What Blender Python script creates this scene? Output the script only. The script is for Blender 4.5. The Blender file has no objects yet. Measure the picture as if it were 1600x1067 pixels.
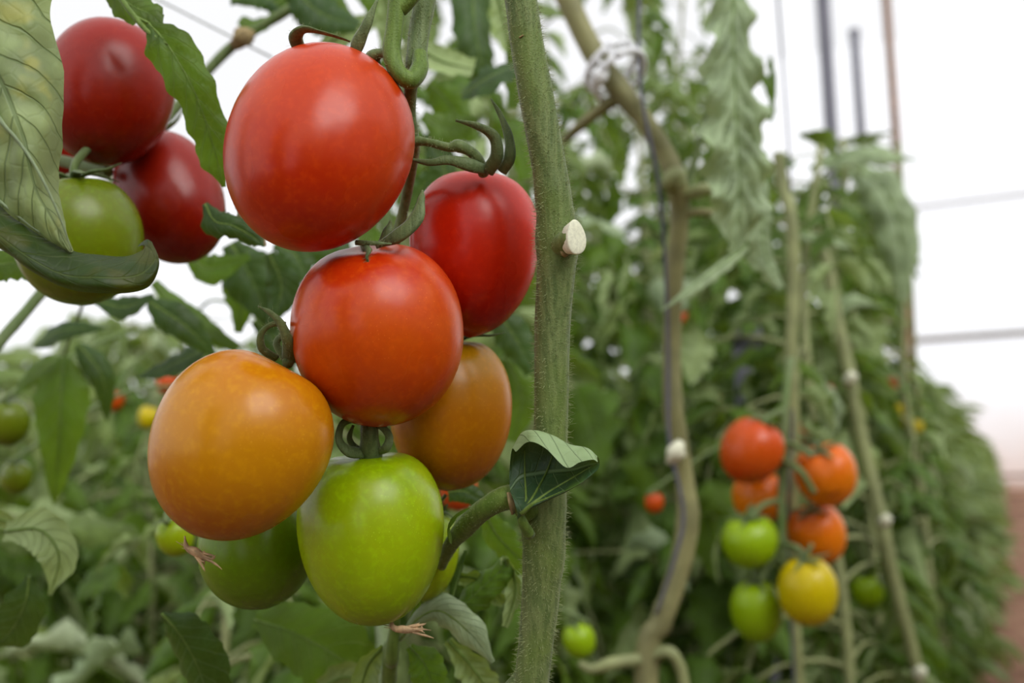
import bpy, math, random
from mathutils import Vector, Matrix
from mathutils import noise as mn
R = math.radians
sc = bpy.context.scene
COL = sc.collection
# ------------------------------------------------------------------ camera, sky, sun, exposure
CAM_H = 0.75
F = 35.0 / 36.0 * 1600.0
cam_d = bpy.data.cameras.new('camera'); cam = bpy.data.objects.new('camera', cam_d); COL.objects.link(cam)
cam_d.lens = 35; cam_d.sensor_width = 36; cam_d.clip_start = 0.01; cam_d.clip_end = 300
MC = Matrix.Translation((0, 0, CAM_H)) @ Matrix.Rotation(R(96.5), 4, 'X') @ Matrix.Rotation(R(-1.5), 4, 'Z')
cam.matrix_world = MC
sc.camera = cam
cam_d.dof.use_dof = True; cam_d.dof.focus_distance = 0.352; cam_d.dof.aperture_fstop = 7.2
cam_d.dof.aperture_blades = 0
w = bpy.data.worlds.new('overcast_sky'); sc.world = w; w.use_nodes = True
nt = w.node_tree; nt.nodes.clear()
o_ = nt.nodes.new('ShaderNodeOutputWorld'); bg = nt.nodes.new('ShaderNodeBackground')
tc = nt.nodes.new('ShaderNodeTexCoord'); sx = nt.nodes.new('ShaderNodeSeparateXYZ'); rp = nt.nodes.new('ShaderNodeValToRGB')
nt.links.new(tc.outputs['Generated'], sx.inputs[0]); nt.links.new(sx.outputs['Z'], rp.inputs[0])
rp.color_ramp.elements[0].position = 0.0; rp.color_ramp.elements[0].color = (.96, .97, 1, 1)
rp.color_ramp.elements[1].position = 1.0; rp.color_ramp.elements[1].color = (1, 1, 1, 1)
nt.links.new(rp.outputs[0], bg.inputs['Color']); bg.inputs['Strength'].default_value = 1.64
nt.links.new(bg.outputs[0], o_.inputs[0])
sun_d = bpy.data.lights.new('sun', 'SUN'); sun = bpy.data.objects.new('sun', sun_d); COL.objects.link(sun)
sun_d.energy = 4.2; sun_d.angle = R(38); sun_d.color = (1, .98, .94)
sun.rotation_euler = Vector((-0.55, 0.72, -0.70)).to_track_quat('-Z', 'Y').to_euler()
sc.view_settings.view_transform = 'Standard'; sc.view_settings.look = 'None'
sc.view_settings.gamma = 1; sc.view_settings.use_curve_mapping = False
sc.view_settings.exposure = -0.36
sc.cycles.use_denoising = True
sc.cycles.max_bounces = 7; sc.cycles.diffuse_bounces = 3; sc.cycles.glossy_bounces = 2
sc.cycles.transmission_bounces = 4; sc.cycles.transparent_max_bounces = 8
sc.cycles.sample_clamp_indirect = 6; sc.cycles.caustics_reflective = False; sc.cycles.caustics_refractive = False

def P(px, py, d):
    return MC @ Vector(((px - 800) / F * d, -(py - 533.5) / F * d, -d))
RC = MC.to_3x3()
def CV(x, y, z): return RC @ Vector((x, y, z))
MCI = MC.inverted()
def proj(v):
    q = MCI @ v
    if q.z > -0.05: return None
    return (800 + q.x / -q.z * F, 533.5 - q.y / -q.z * F, -q.z)

# ------------------------------------------------------------------ materials
def srgb(r, g, b):
    f = lambda c: (c / 255 / 12.92) if c / 255 <= .04045 else ((c / 255 + .055) / 1.055) ** 2.4
    return (f(r), f(g), f(b), 1)
class NT:
    def __init__(s, name):
        s.m = bpy.data.materials.new(name); s.m.use_nodes = True; s.t = s.m.node_tree; s.t.nodes.clear()
        s.out = s.n('ShaderNodeOutputMaterial')
    def n(s, t, **kw):
        x = s.t.nodes.new(t)
        for k, v in kw.items():
            if hasattr(x, k): setattr(x, k, v)
        return x
    def l(s, a, b): s.t.links.new(a, b)
    def put(s, sock, v):
        if isinstance(v, bpy.types.NodeSocket): s.l(v, sock)
        else: sock.default_value = v
    def math(s, op, a, b=0.0, c=0.0, clamp=False):
        x = s.n('ShaderNodeMath', operation=op); x.use_clamp = clamp
        s.put(x.inputs[0], a); s.put(x.inputs[1], b)
        if op in ('MULTIPLY_ADD', 'SMOOTH_MIN', 'COMPARE'): s.put(x.inputs[2], c)
        return x.outputs[0]
    def mix(s, f, a, b):
        x = s.n('ShaderNodeMix', data_type='RGBA'); s.put(x.inputs[0], f); s.put(x.inputs[6], a); s.put(x.inputs[7], b)
        return x.outputs[2]
    def ramp(s, f, lo, hi, a=0.0, b=1.0):
        x = s.n('ShaderNodeMapRange'); x.clamp = True; x.interpolation_type = 'SMOOTHSTEP'
        s.put(x.inputs[0], f); x.inputs[1].default_value = lo; x.inputs[2].default_value = hi
        x.inputs[3].default_value = a; x.inputs[4].default_value = b
        return x.outputs[0]
    def noise(s, vec, scale, detail=3.0, rough=.55):
        x = s.n('ShaderNodeTexNoise'); x.inputs['Scale'].default_value = scale; x.inputs['Detail'].default_value = detail
        x.inputs['Roughness'].default_value = rough
        if vec is not None: s.l(vec, x.inputs['Vector'])
        return x.outputs[0]
    def bump(s, h, dist, strength=1.0):
        x = s.n('ShaderNodeBump'); x.inputs['Distance'].default_value = dist; x.inputs['Strength'].default_value = strength
        s.l(h, x.inputs['Height']); return x.outputs[0]
    def pbr(s, col, rough=.5, normal=None, spec=.5, coat=0, sss=0, sheen=0):
        x = s.n('ShaderNodeBsdfPrincipled'); s.put(x.inputs['Base Color'], col); s.put(x.inputs['Roughness'], rough)
        x.inputs['Specular IOR Level'].default_value = spec; x.inputs['Coat Weight'].default_value = coat
        x.inputs['Coat Roughness'].default_value = .25
        if sheen: x.inputs['Sheen Weight'].default_value = sheen
        if sss:
            x.inputs['Subsurface Weight'].default_value = sss; x.inputs['Subsurface Radius'].default_value = (1, .35, .12)
            x.inputs['Subsurface Scale'].default_value = .004
        if normal is not None: s.l(normal, x.inputs['Normal'])
        return x.outputs[0]
    def done(s, sh): s.l(sh, s.out.inputs[0]); return s.m

def simple(name, col, rough=.5, scale=40, var=.25, spec=.4, bumpd=0.0, sheen=0, coord='Object'):
    t = NT(name); c = t.n('ShaderNodeTexCoord').outputs[coord]
    nz = t.noise(c, scale, 4)
    dark = tuple(x * (1 - var) for x in col[:3]) + (1,); lite = tuple(min(1, x * (1 + var)) for x in col[:3]) + (1,)
    return t.done(t.pbr(t.mix(t.ramp(nz, .3, .7), dark, lite), rough, t.bump(nz, bumpd) if bumpd else None, spec, sheen=sheen))

def leaf_mat(name, top, under, vein, trans=.35, nveins=8, hero=False, blotch=None, rough=.5, net=900):
    t = NT(name)
    uv = t.n('ShaderNodeUVMap').outputs[0]; sp = t.n('ShaderNodeSeparateXYZ'); t.l(uv, sp.inputs[0])
    u, v = sp.outputs[0], sp.outputs[1]
    av = t.math('ABSOLUTE', t.math('MULTIPLY_ADD', v, 2.0, -1.0))
    ob = t.n('ShaderNodeTexCoord').outputs['Object']
    wob = t.noise(ob, 90, 2)
    q = t.math('ADD', t.math('MULTIPLY', u, float(nveins)), t.math('MULTIPLY', av, -nveins * .22))
    q = t.math('ADD', q, t.math('MULTIPLY', wob, .35))
    fr = t.math('ABSOLUTE', t.math('SUBTRACT', t.math('FRACT', q), .5))      # .5 at the vein, 0 between
    lat = t.ramp(fr, .44, .5)
    mid = t.ramp(av, .05, .015)
    vm = t.math('MAXIMUM', lat, mid)
    if hero:
        vo = t.n('ShaderNodeTexVoronoi', feature='DISTANCE_TO_EDGE'); vo.inputs['Scale'].default_value = net / 5.0
        t.l(ob, vo.inputs['Vector'])
        nv = t.ramp(vo.outputs['Distance'], .10, .0, 0, .16)
        vm = t.math('MAXIMUM', vm, nv)
    geo = t.n('ShaderNodeNewGeometry'); oi = t.n('ShaderNodeObjectInfo')
    nz = t.noise(ob, 45, 3)
    topc = t.mix(t.ramp(nz, .3, .7), tuple(x * .72 for x in top[:3]) + (1,), tuple(min(1, x * 1.3) for x in top[:3]) + (1,))
    unc = t.mix(t.ramp(nz, .3, .7), tuple(x * .85 for x in under[:3]) + (1,), tuple(min(1, x * 1.15) for x in under[:3]) + (1,))
    if not hero:
        rr = t.math('MULTIPLY', t.ramp(oi.outputs['Random'], 0, 1), t.ramp(t.noise(geo.outputs['Position'], 9, 2), .35, .65, .1, 1))
        topc = t.mix(t.math('MULTIPLY', rr, .6), topc, (top[0] * 1.9, top[1] * 1.6, top[2] * 1.0, 1))
    if blotch is not None:
        bz = t.noise(ob, 60, 2); topc = t.mix(t.ramp(bz, .56, .7, 0, .8), topc, blotch)
        unc = t.mix(t.ramp(bz, .5, .72, 0, .5), unc, blotch)
    topc = t.mix(t.math('MULTIPLY', vm, .45), topc, vein)
    unc = t.mix(t.math('MULTIPLY', vm, .4), unc, tuple(x * .62 for x in under[:3]) + (1,))
    colr = t.mix(geo.outputs['Backfacing'], topc, unc)
    hgt = t.math('MULTIPLY', vm, -1.0)
    hgt = t.math('ADD', hgt, t.math('MULTIPLY', t.noise(ob, 260, 3), .5))
    nrm = t.bump(hgt, .0005 if hero else .0008, .8)
    b = t.pbr(colr, rough, nrm, .35, sheen=0)
    tr = t.n('ShaderNodeBsdfTranslucent'); t.l(t.mix(.5, topc, (.30, .44, .02, 1)), tr.inputs[0]); t.l(nrm, tr.inputs['Normal'])
    mx = t.n('ShaderNodeMixShader'); mx.inputs[0].default_value = trans; t.l(b, mx.inputs[1]); t.l(tr.outputs[0], mx.inputs[2])
    return t.done(mx.outputs[0])

G_TOP = srgb(58, 92, 42); G_UND = srgb(128, 150, 112); G_VEIN = srgb(120, 145, 85)
M = {}
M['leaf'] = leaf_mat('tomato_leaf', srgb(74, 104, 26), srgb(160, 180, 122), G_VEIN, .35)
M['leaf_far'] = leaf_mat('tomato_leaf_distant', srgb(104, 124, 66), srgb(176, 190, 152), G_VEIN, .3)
M['leaf_dark'] = leaf_mat('tomato_leaf_dark', srgb(42, 70, 24), srgb(122, 142, 92), G_VEIN, .25, hero=True)
M['leaf_bright'] = leaf_mat('tomato_leaf_bright', srgb(78, 112, 28), srgb(124, 150, 76), srgb(140, 165, 80), .5, hero=True)
M['leaf_pale'] = leaf_mat('tomato_leaf_pale', srgb(156, 174, 136), srgb(156, 174, 136), srgb(96, 122, 70), .3, nveins=14, hero=True)
M['leaf_under'] = leaf_mat('tomato_leaf_underside', srgb(132, 148, 98), srgb(132, 148, 98), srgb(70, 94, 62), .2, nveins=9, hero=True, blotch=srgb(160, 160, 84), net=700)
M['leaf_strip'] = leaf_mat('tomato_leaf_shaded', srgb(34, 54, 12), srgb(38, 60, 14), srgb(86, 104, 44), .2, hero=True, blotch=srgb(64, 68, 14), rough=.5)  # green darkened to stand in for shade on the rolled edge
M['leaf_shoot'] = leaf_mat('tomato_leaf_shoot', srgb(52, 82, 52), srgb(150, 174, 124), srgb(122, 150, 104), .15, nveins=6, hero=True, blotch=srgb(76, 104, 40), rough=.4)
M['leaf_dry'] = leaf_mat('dried_leaf', srgb(150, 130, 100), srgb(165, 150, 120), srgb(120, 95, 60), .2, hero=True)

def stem_mat(name, base, lite, node=None, scale=1.0):
    t = NT(name); ob = t.n('ShaderNodeTexCoord').outputs['Object']
    mp = t.n('ShaderNodeMapping'); mp.inputs['Scale'].default_value = (1, 1, .06); t.l(ob, mp.inputs[0])
    st = t.noise(mp.outputs[0], 520 * scale, 3); dots = t.noise(ob, 1500 * scale, 2); big = t.noise(ob, 30 * scale, 3)
    c = t.mix(t.ramp(st, .35, .65), base, lite)
    c = t.mix(t.ramp(dots, .58, .72, 0, .55), c, tuple(x * .45 for x in base[:3]) + (1,))
    c = t.mix(t.ramp(big, .45, .7, 0, .6), c, node or lite)
    h = t.math('ADD', t.math('MULTIPLY', st, .7), t.math('MULTIPLY', dots, .5))
    return t.done(t.pbr(c, .55, t.bump(h, .0004 / scale), .3, sheen=.12))
M['stem'] = stem_mat('tomato_stem', srgb(84, 102, 52), srgb(112, 126, 74), srgb(98, 118, 44))
M['stalk'] = stem_mat('truss_stalk', srgb(90, 108, 62), srgb(112, 128, 80), srgb(80, 108, 40))
M['petiole'] = stem_mat('petiole', srgb(84, 108, 34), srgb(102, 126, 50), srgb(76, 106, 28))
M['sepal'] = stem_mat('sepal', srgb(84, 100, 60), srgb(104, 120, 76), srgb(76, 98, 48))
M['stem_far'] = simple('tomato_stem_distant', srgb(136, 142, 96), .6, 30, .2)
M['stem_brown'] = simple('tomato_stem_olive', srgb(128, 126, 84), .6, 30, .25)
M['hair'] = simple('plant_hair', srgb(156, 166, 116), .5, 30, .1)
M['cut'] = simple('cut_face', srgb(216, 216, 192), .7, 900, .1, bumpd=.0001)
M['scar'] = simple('dry_scar', srgb(140, 122, 84), .8, 300, .35, bumpd=.0005)
M['blossom'] = simple('dried_blossom', srgb(184, 154, 118), .8, 300, .4, bumpd=.0006)
M['string'] = simple('support_string', srgb(86, 86, 100), .7, 300, .2)
M['wire'] = simple('wire', srgb(150, 155, 150), .6, 100, .1)
M['plastic'] = simple('white_plastic', srgb(225, 226, 230), .35, 50, .05)
M['steel'] = simple('galvanised_steel', srgb(104, 104, 114), .55, 8, .1)
M['rust'] = simple('weathered_wood', srgb(132, 96, 70), .8, 12, .2)
M['rail'] = simple('rail_steel', srgb(150, 148, 144), .6, 3, .1)

def tomato_mat(name, top, mid, bot, mott=None, mamt=.5, rough=.27, speck=.35, sh=0.0):
    t = NT(name); tcn = t.n('ShaderNodeTexCoord'); g = tcn.outputs['Generated']; ob = tcn.outputs['Object']
    sp = t.n('ShaderNodeSeparateXYZ'); t.l(g, sp.inputs[0])
    top, mid, bot = [tuple(x * y for x, y in zip(q, (.76, .84, .25, 1))) for q in (top, mid, bot)]
    if mott: mott = tuple(x * y for x, y in zip(mott, (.84, .82, .4, 1)))
    nb = t.noise(ob, 28, 3); z = t.math('ADD', sp.outputs[2], t.math('MULTIPLY_ADD', nb, .3, -.15))
    c = t.mix(t.ramp(z, .0, .5), bot, mid); c = t.mix(t.ramp(z, .55, 1.0), c, top)
    if mott: c = t.mix(t.math('MULTIPLY', t.ramp(t.noise(ob, 40, 5, .7), .35, .75), mamt * .8), c, mott)
    fine = t.noise(ob, 420, 3)
    c = t.mix(t.ramp(fine, .45, .75, 0, .25), c, (min(1, mid[0] * 1.5), min(1, mid[1] * 1.8 + .01), mid[2] * 1.5, 1))
    vo = t.n('ShaderNodeTexVoronoi'); vo.inputs['Scale'].default_value = 640; t.l(ob, vo.inputs['Vector'])
    dens = t.ramp(t.noise(ob, 35, 2), .42, .62)
    sk = t.math('MULTIPLY', t.ramp(vo.outputs['Distance'], .16, .08), t.math('MULTIPLY', dens, speck))
    c = t.mix(sk, c, (min(1, mid[0] * 1.7 + .15), min(1, mid[1] * 1.9 + .2), mid[2] + .06, 1))
    h = t.math('ADD', t.math('MULTIPLY', t.noise(ob, 60, 2), 1.0), t.math('MULTIPLY', fine, .06))
    return t.done(t.pbr(c, t.ramp(nb, .3, .7, rough - .04, rough + .06), t.bump(h, .0006, .6), .33, coat=.0, sss=.08))

# ------------------------------------------------------------------ geometry helpers
class MB:
    def __init__(s): s.v = []; s.f = []; s.uv = []; s.mi = []
    def add(s, vs, fs, uvs=None, mi=0):
        b = len(s.v); s.v += [tuple(x) for x in vs]; s.f += [tuple(i + b for i in f) for f in fs]
        s.uv += (uvs if uvs else [(0, 0)] * len(vs)); s.mi += [mi] * len(fs)
    def mesh(s, name, mats):
        me = bpy.data.meshes.new(name); me.from_pydata(s.v, [], s.f)
        if not isinstance(mats, (list, tuple)): mats = [mats]
        for m in mats: me.materials.append(m)
        ul = me.uv_layers.new(name='UVMap'); d = []
        for l in me.loops: d += s.uv[l.vertex_index]
        ul.data.foreach_set('uv', d)
        me.polygons.foreach_set('use_smooth', [True] * len(me.polygons)); me.polygons.foreach_set('material_index', s.mi)
        me.update(); return me
    def obj(s, name, mats, parent=None, kind=None):
        return link(name, s.mesh(name, mats), parent, kind)
def link(name, me, parent=None, kind=None, mat=None):
    o = bpy.data.objects.new(name, me); COL.objects.link(o)
    if mat is not None: o.matrix_world = mat
    if parent is not None:
        o.parent = parent; o.matrix_parent_inverse = WM[parent.name].inverted()
    if kind: o['kind'] = kind
    WM[o.name] = mat.copy() if mat is not None else Matrix.Identity(4)
    return o
WM = {}
def tag(o, label=None, cat=None, group=None, kind=None):
    if label: o['label'] = label
    if cat: o['category'] = cat
    if group: o['group'] = group
    if kind: o['kind'] = kind
    return o
def empty(name, loc): return link(name, None, None, None, Matrix.Translation(loc))

def cr(pts, t):
    n = len(pts) - 1; x = min(max(t, 0), 1) * n; i = min(int(x), n - 1); f = x - i
    p0 = pts[i - 1] if i > 0 else pts[0] * 2 - pts[1]; p1 = pts[i]; p2 = pts[i + 1]
    p3 = pts[i + 2] if i + 2 <= n else pts[n] * 2 - pts[n - 1]
    return 0.5 * ((2 * p1) + (p2 - p0) * f + (2 * p0 - 5 * p1 + 4 * p2 - p3) * f * f + (3 * p1 - p0 - 3 * p2 + p3) * f ** 3)
def lin(a, t):
    if not isinstance(a, (list, tuple)): return a
    n = len(a) - 1; x = min(max(t, 0), 1) * n; i = min(int(x), n - 1); f = x - i; f = f * f * (3 - 2 * f)
    return a[i] * (1 - f) + a[i + 1] * f
def tube(mb, pts, rad, sides=10, n=None, flat=1.0, hint=None, mi=0, cap=True, lump=0.0):
    pts = [Vector(p) for p in pts]; n = n or (len(pts) - 1) * 5
    C_ = [cr(pts, i / n) for i in range(n + 1)]
    up = Vector(hint) if hint is not None else Vector((.3, .1, .9)); vs = []; fs = []; uv = []
    for i, c in enumerate(C_):
        t = (C_[min(i + 1, n)] - C_[max(i - 1, 0)]).normalized()
        if hint is None or i > 0:
            nn = up - t * up.dot(t)
            if nn.length < 1e-4: nn = t.orthogonal()
        else:
            nn = up - t * up.dot(t)
            if nn.length < 1e-4: nn = t.orthogonal()
        nn.normalize(); up = nn; s = t.cross(nn).normalized(); r = lin(rad, i / n)
        for k in range(sides):
            a = 2 * math.pi * k / sides
            rr = r * (1 + (lump * mn.noise(c * 90 + Vector((k, 0, 0))) if lump else 0))
            vs.append(c + s * math.cos(a) * rr + nn * math.sin(a) * rr * flat); uv.append((i / n, k / sides))
    for i in range(n):
        for k in range(sides):
            a = i * sides + k; b = i * sides + (k + 1) % sides
            fs.append((a, b, b + sides, a + sides))
    if cap: fs.append(tuple(reversed(range(sides)))); fs.append(tuple(range(n * sides, (n + 1) * sides)))
    mb.add(vs, fs, uv, mi)
def strip(mb, pts, hw, nrm, nu=22, nv=8, curl=.5, fold=.2, ruf=.0, rfreq=5, pucker=0.0, serr=.12, lobes=6, seed=0, twist=0.0, prof=True, nve=8, asym=1.0, mi=0):
    """leaf blade along a midrib: hw half width(s), nrm normal on the upper side, curl in radians at the edge (+ = edges roll down)"""
    rn = random.Random(seed); pts = [Vector(p) for p in pts]; up = Vector(nrm).normalized(); ph = rn.random() * 6.28
    vs = []; uv = []; fs = []
    for i in range(nu + 1):
        u = i / nu; c = cr(pts, u); t = (cr(pts, min(1, u + .02)) - cr(pts, max(0, u - .02))).normalized()
        n0 = (up - t * up.dot(t)); n0 = n0.normalized() if n0.length > 1e-5 else t.orthogonal().normalized(); up = n0
        if twist: n0 = Matrix.Rotation(twist * u, 3, t) @ n0
        s = t.cross(n0).normalized()
        W = lin(hw, u)
        if prof: W = W * max(.015, (min(1, u * 3.2) ** .6) * (1 - u ** 2.2) ** .9)
        for j in range(nv + 1):
            v = j / nv * 2 - 1; a = abs(v); sg = 1 if v > 0 else -1
            wl = W * (asym if v > 0 else 1.0)
            lob = 1 + serr * (abs(math.sin(u * lobes * math.pi + ph * .3 + sg * .4)) - .5) * 2 * a + serr * .5 * math.sin(u * lobes * 11 + sg + ph) * a
            wl *= lob
            k = lin(curl, u) if not isinstance(curl, tuple) else (curl[0] if v < 0 else curl[1]); k = k if abs(k) > 1e-3 else 1e-3
            x = math.sin(k * a) / k; z = -(1 - math.cos(k * a)) / k
            fx = x * math.cos(fold) - z * math.sin(fold); fz = x * math.sin(fold) + z * math.cos(fold)
            q = u * nve - a * nve * .22 + (.5 * mn.noise(Vector((u * 5, v * 1.5, ph))) if pucker > .3 else 0)
            pk = pucker * (abs(math.sin(math.pi * (q + sg * .5))) ** .6 - .5) * math.sin(math.pi * min(1, a * 1.15)) * (1 if a < .999 else .3) if pucker else 0
            rf = ruf * math.sin(u * rfreq * 6.28 + ph + sg) * a * a
            vs.append(c + s * (sg * fx * wl) + n0 * (fz * wl + (pk + rf) * W)); uv.append((u, j / nv))
    for i in range(nu):
        for j in range(nv):
            a = i * (nv + 1) + j; fs.append((a, a + 1, a + nv + 2, a + nv + 1))
    mb.add(vs, fs, uv, mi)
def gridsurf(mb, rows, nu=24, nv=24, bumpy=0.0, mi=0, nve=8, seed=0, ridge=0.0):
    """rows: list of rows of (px,py,depth) control points, smoothly interpolated"""
    G = [[P(*p) for p in r] for r in rows]; vs = []; uv = []; fs = []
    for i in range(nu + 1):
        u = i / nu; rowp = [cr([G[r][c] for r in range(len(G))], u) for c in range(len(G[0]))]
        for j in range(nv + 1):
            v = j / nv; p = cr(rowp, v)
            if bumpy:
                p = p + CV(0, 0, 1) * bumpy * mn.noise(p * 110 + Vector((seed, 0, 0)))
            if ridge:
                a = abs(v * 2 - 1); q = u * nve - a * nve * .22
                p = p + CV(0, 0, 1) * ridge * (abs(math.sin(math.pi * q)) ** .6 - .5) * min(1, a * 4)
            vs.append(p); uv.append((u, v))
    for i in range(nu):
        for j in range(nv):
            a = i * (nv + 1) + j; fs.append((a, a + 1, a + nv + 2, a + nv + 1))
    mb.add(vs, fs, uv, mi)
def gpt(rows, u, v, off=.0002):
    G = [[P(*p) for p in r_] for r_ in rows]
    return cr([cr([G[r_][c_] for r_ in range(len(G))], u) for c_ in range(len(G[0]))], v) + CV(0, 0, 1) * off
def hairs(pts, rad, count, lo, hi, parent, seed=1, thick=.00008, down=.0):
    """fine hairs standing off a stem that follows pts with radii rad"""
    rn = random.Random(seed); mb = MB(); pts = [Vector(p) for p in pts]
    for _ in range(count):
        u = rn.random(); c = cr(pts, u); t = (cr(pts, min(1, u + .01)) - cr(pts, max(0, u - .01))).normalized()
        a = rn.random() * 6.283; o = t.orthogonal().normalized(); d = Matrix.Rotation(a, 3, t) @ o
        r = lin(rad, u) * .97; L = lo + (hi - lo) * rn.random() ** 2
        d2 = (d + t * rn.uniform(-.35, .35) + Vector((rn.uniform(-.3, .3), rn.uniform(-.3, .3), rn.uniform(-.3, .3)))).normalized()
        b = c + d * r; s1 = d2.orthogonal().normalized(); s2 = d2.cross(s1)
        m = b + d2 * L * .55 + t * L * rn.uniform(-.12, .12); e = b + d2 * L + t * L * rn.uniform(-.3, .3) + Vector((0, 0, -down * L))
        vs = [b + (s1 * math.cos(k * 2.094) + s2 * math.sin(k * 2.094)) * thick for k in range(3)] + \
             [m + (s1 * math.cos(k * 2.094) + s2 * math.sin(k * 2.094)) * thick * .7 for k in range(3)] + [e]
        fs = [(k, (k + 1) % 3, 3 + (k + 1) % 3, 3 + k) for k in range(3)] + [(3 + k, 3 + (k + 1) % 3, 6) for k in range(3)]
        mb.add(vs, fs)
    return mb.obj('hairs', M['hair'], parent, 'stuff')

# ------------------------------------------------------------------ the greenhouse
E1 = Vector((.453, .891, 0)); N1 = Vector((.891, -.453, 0))
def RW(t, n=0.0, z=0.0):                      # along the row, to its right, up
    p = Vector((-.055, .36, 0)) + E1 * t + N1 * n; p.z = z; return p
t = NT('red_brown_soil'); ob = t.n('ShaderNodeTexCoord').outputs['Object']
n1 = t.noise(ob, 3, 5); n2 = t.noise(ob, 60, 4)
c = t.mix(t.ramp(n1, .35, .65), srgb(112, 78, 60), srgb(158, 122, 100)); c = t.mix(t.ramp(n2, .5, .7, 0, .4), c, srgb(88, 62, 50))
M['soil'] = t.done(t.pbr(c, .95, t.bump(n2, .01), .2))
mb = MB(); NG = 110; vs = []; fs = []
for i in range(NG + 1):
    for j in range(NG + 1):
        tt = -5 + 26 * (i / NG) ** 1.0; nn = -13 + 20 * (j / NG)
        p = RW(tt, nn); p.z = .025 * mn.noise(p * 2.2) + .012 * mn.noise(p * 9) - .02
        vs.append(p)
for i in range(NG):
    for j in range(NG): a = i * (NG + 1) + j; fs.append((a, a + 1, a + NG + 2, a + NG + 1))
mb.add(vs, fs); mb.obj('floor', M['soil'], None, 'structure')

t = NT('polythene_film'); ob = t.n('ShaderNodeTexCoord').outputs['Object']; sp = t.n('ShaderNodeSeparateXYZ'); t.l(ob, sp.inputs[0])
dirt = t.math('MULTIPLY', t.ramp(sp.outputs[2], 2.3, .2, 0, 1), t.ramp(t.noise(ob, .8, 3), .1, .6, .7, 1))
fc = t.mix(dirt, (.93, .93, .95, 1), srgb(232, 206, 190))
tl = t.n('ShaderNodeBsdfTranslucent'); t.l(fc, tl.inputs[0])
df = t.n('ShaderNodeBsdfDiffuse'); t.l(fc, df.inputs[0])
tp = t.n('ShaderNodeBsdfTransparent'); tp.inputs[0].default_value = (.97, .97, .98, 1)
m1 = t.n('ShaderNodeMixShader'); m1.inputs[0].default_value = .35; t.l(tl.outputs[0], m1.inputs[1]); t.l(df.outputs[0], m1.inputs[2])
m2 = t.n('ShaderNodeMixShader'); t.l(t.math('MULTIPLY_ADD', dirt, -.55, .80), m2.inputs[0]); t.l(m1.outputs[0], m2.inputs[1]); t.l(tp.outputs[0], m2.inputs[2])
M['film'] = t.done(m2.outputs[0])
def quad(name, a, b, c_, d, mat, n=12, wav=0.0):
    mb = MB(); vs = []; fs = []
    for i in range(n + 1):
        for j in range(n + 1):
            u, v = i / n, j / n; p = a * (1 - u) * (1 - v) + b * u * (1 - v) + c_ * u * v + d * (1 - u) * v
            if wav: p = p + Vector((mn.noise(p), mn.noise(p + Vector((9, 0, 0))), 0)) * wav
            vs.append(p)
    for i in range(n):
        for j in range(n): q = i * (n + 1) + j; fs.append((q, q + n + 1, q + n + 2, q + 1))
    mb.add(vs, fs); return mb.obj(name, mat, None, 'structure')
HW = 5.6
quad('wall_back', RW(17.6, -12.6), RW(17.6, 6.8), RW(17.6, 6.8, HW), RW(17.6, -12.6, HW), M['film'], 16, .03)
quad('wall_left', RW(-4.6, -12.6), RW(17.6, -12.6), RW(17.6, -12.6, HW), RW(-4.6, -12.6, HW), M['film'], 8)
quad('wall_right', RW(-4.6, 6.8), RW(17.6, 6.8), RW(17.6, 6.8, HW), RW(-4.6, 6.8, HW), M['film'], 8)
t = NT('roof_film'); tp = t.n('ShaderNodeBsdfTransparent'); tp.inputs[0].default_value = (.73, .73, .74, 1)
tl = t.n('ShaderNodeBsdfTranslucent'); tl.inputs[0].default_value = (.95, .95, .95, 1)
m2 = t.n('ShaderNodeMixShader'); m2.inputs[0].default_value = .88; t.l(tl.outputs[0], m2.inputs[1]); t.l(tp.outputs[0], m2.inputs[2])
M['roof_film'] = t.done(m2.outputs[0])
mb = MB(); vs = []; fs = []
for i in range(2):
    for j in range(25):
        n = -12.6 + 19.4 * j / 24; vs.append(RW(-4.6 if i == 0 else 17.6, n, HW + 2.2 * math.sin(math.pi * j / 24)))
for j in range(24): fs.append((j, j + 1, j + 26, j + 25))
mb.add(vs, fs); mb.obj('ceiling', M['roof_film'], None, 'structure')
mb = MB(); vs = [RW(17.6, -12.6 + 19.4 * j / 24, HW + 2.2 * math.sin(math.pi * j / 24)) for j in range(25)]
mb.add(vs, [tuple(range(25))]); mb.obj('wall_back_gable', M['film'], None, 'structure')
for k, (z, r) in enumerate(((2.48, .065), (4.72, .032), (.22, .03))):
    mb = MB(); tube(mb, [RW(17.5, -12.5, z), RW(17.5, 0, z), RW(17.5, 6.7, z)], r, 8, 8); mb.obj('trim_%d' % (k + 1), M['rail'] if k < 2 else M['rust'], None, 'structure')
def post(px, py, d, top, r, mat, label, name='metal_post', cat='post', sides=12):
    b = P(px, py, d); root = empty(name, (b.x, b.y, 0))
    tag(root, label, cat)
    mb = MB(); tube(mb, [(b.x, b.y, -.03), (b.x, b.y, top * .5), (b.x, b.y, top)], r, sides, 6); mb.obj('pole', mat, root)
    mb = MB(); tube(mb, [(b.x, b.y, -.03), (b.x, b.y, .05)], r * 1.8, sides, 1); mb.obj('base_collar', mat, root)
    mb = MB(); tube(mb, [(b.x, b.y, top - .02), (b.x, b.y, top + .01)], r * 1.15, sides, 1); mb.obj('end_cap', mat, root)
post(1294, 130, 5.2, 5.7, .036, M['steel'], 'thick grey metal greenhouse post rising above the row')
post(1340, 130, 6.8, 2.98 + .6, .032, M['steel'], 'grey metal post ending in mid air, between the two taller poles')
post(1394, 130, 6.2, 5.6, .026, M['rust'], 'thin brown pole nearest the open white wall', 'thin_pole', 'pole')
post(1172, 640, 1.55, .93, .022, M['steel'], 'short grey stake half hidden behind the small fruit cluster', 'support_stake', 'stake')

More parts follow.
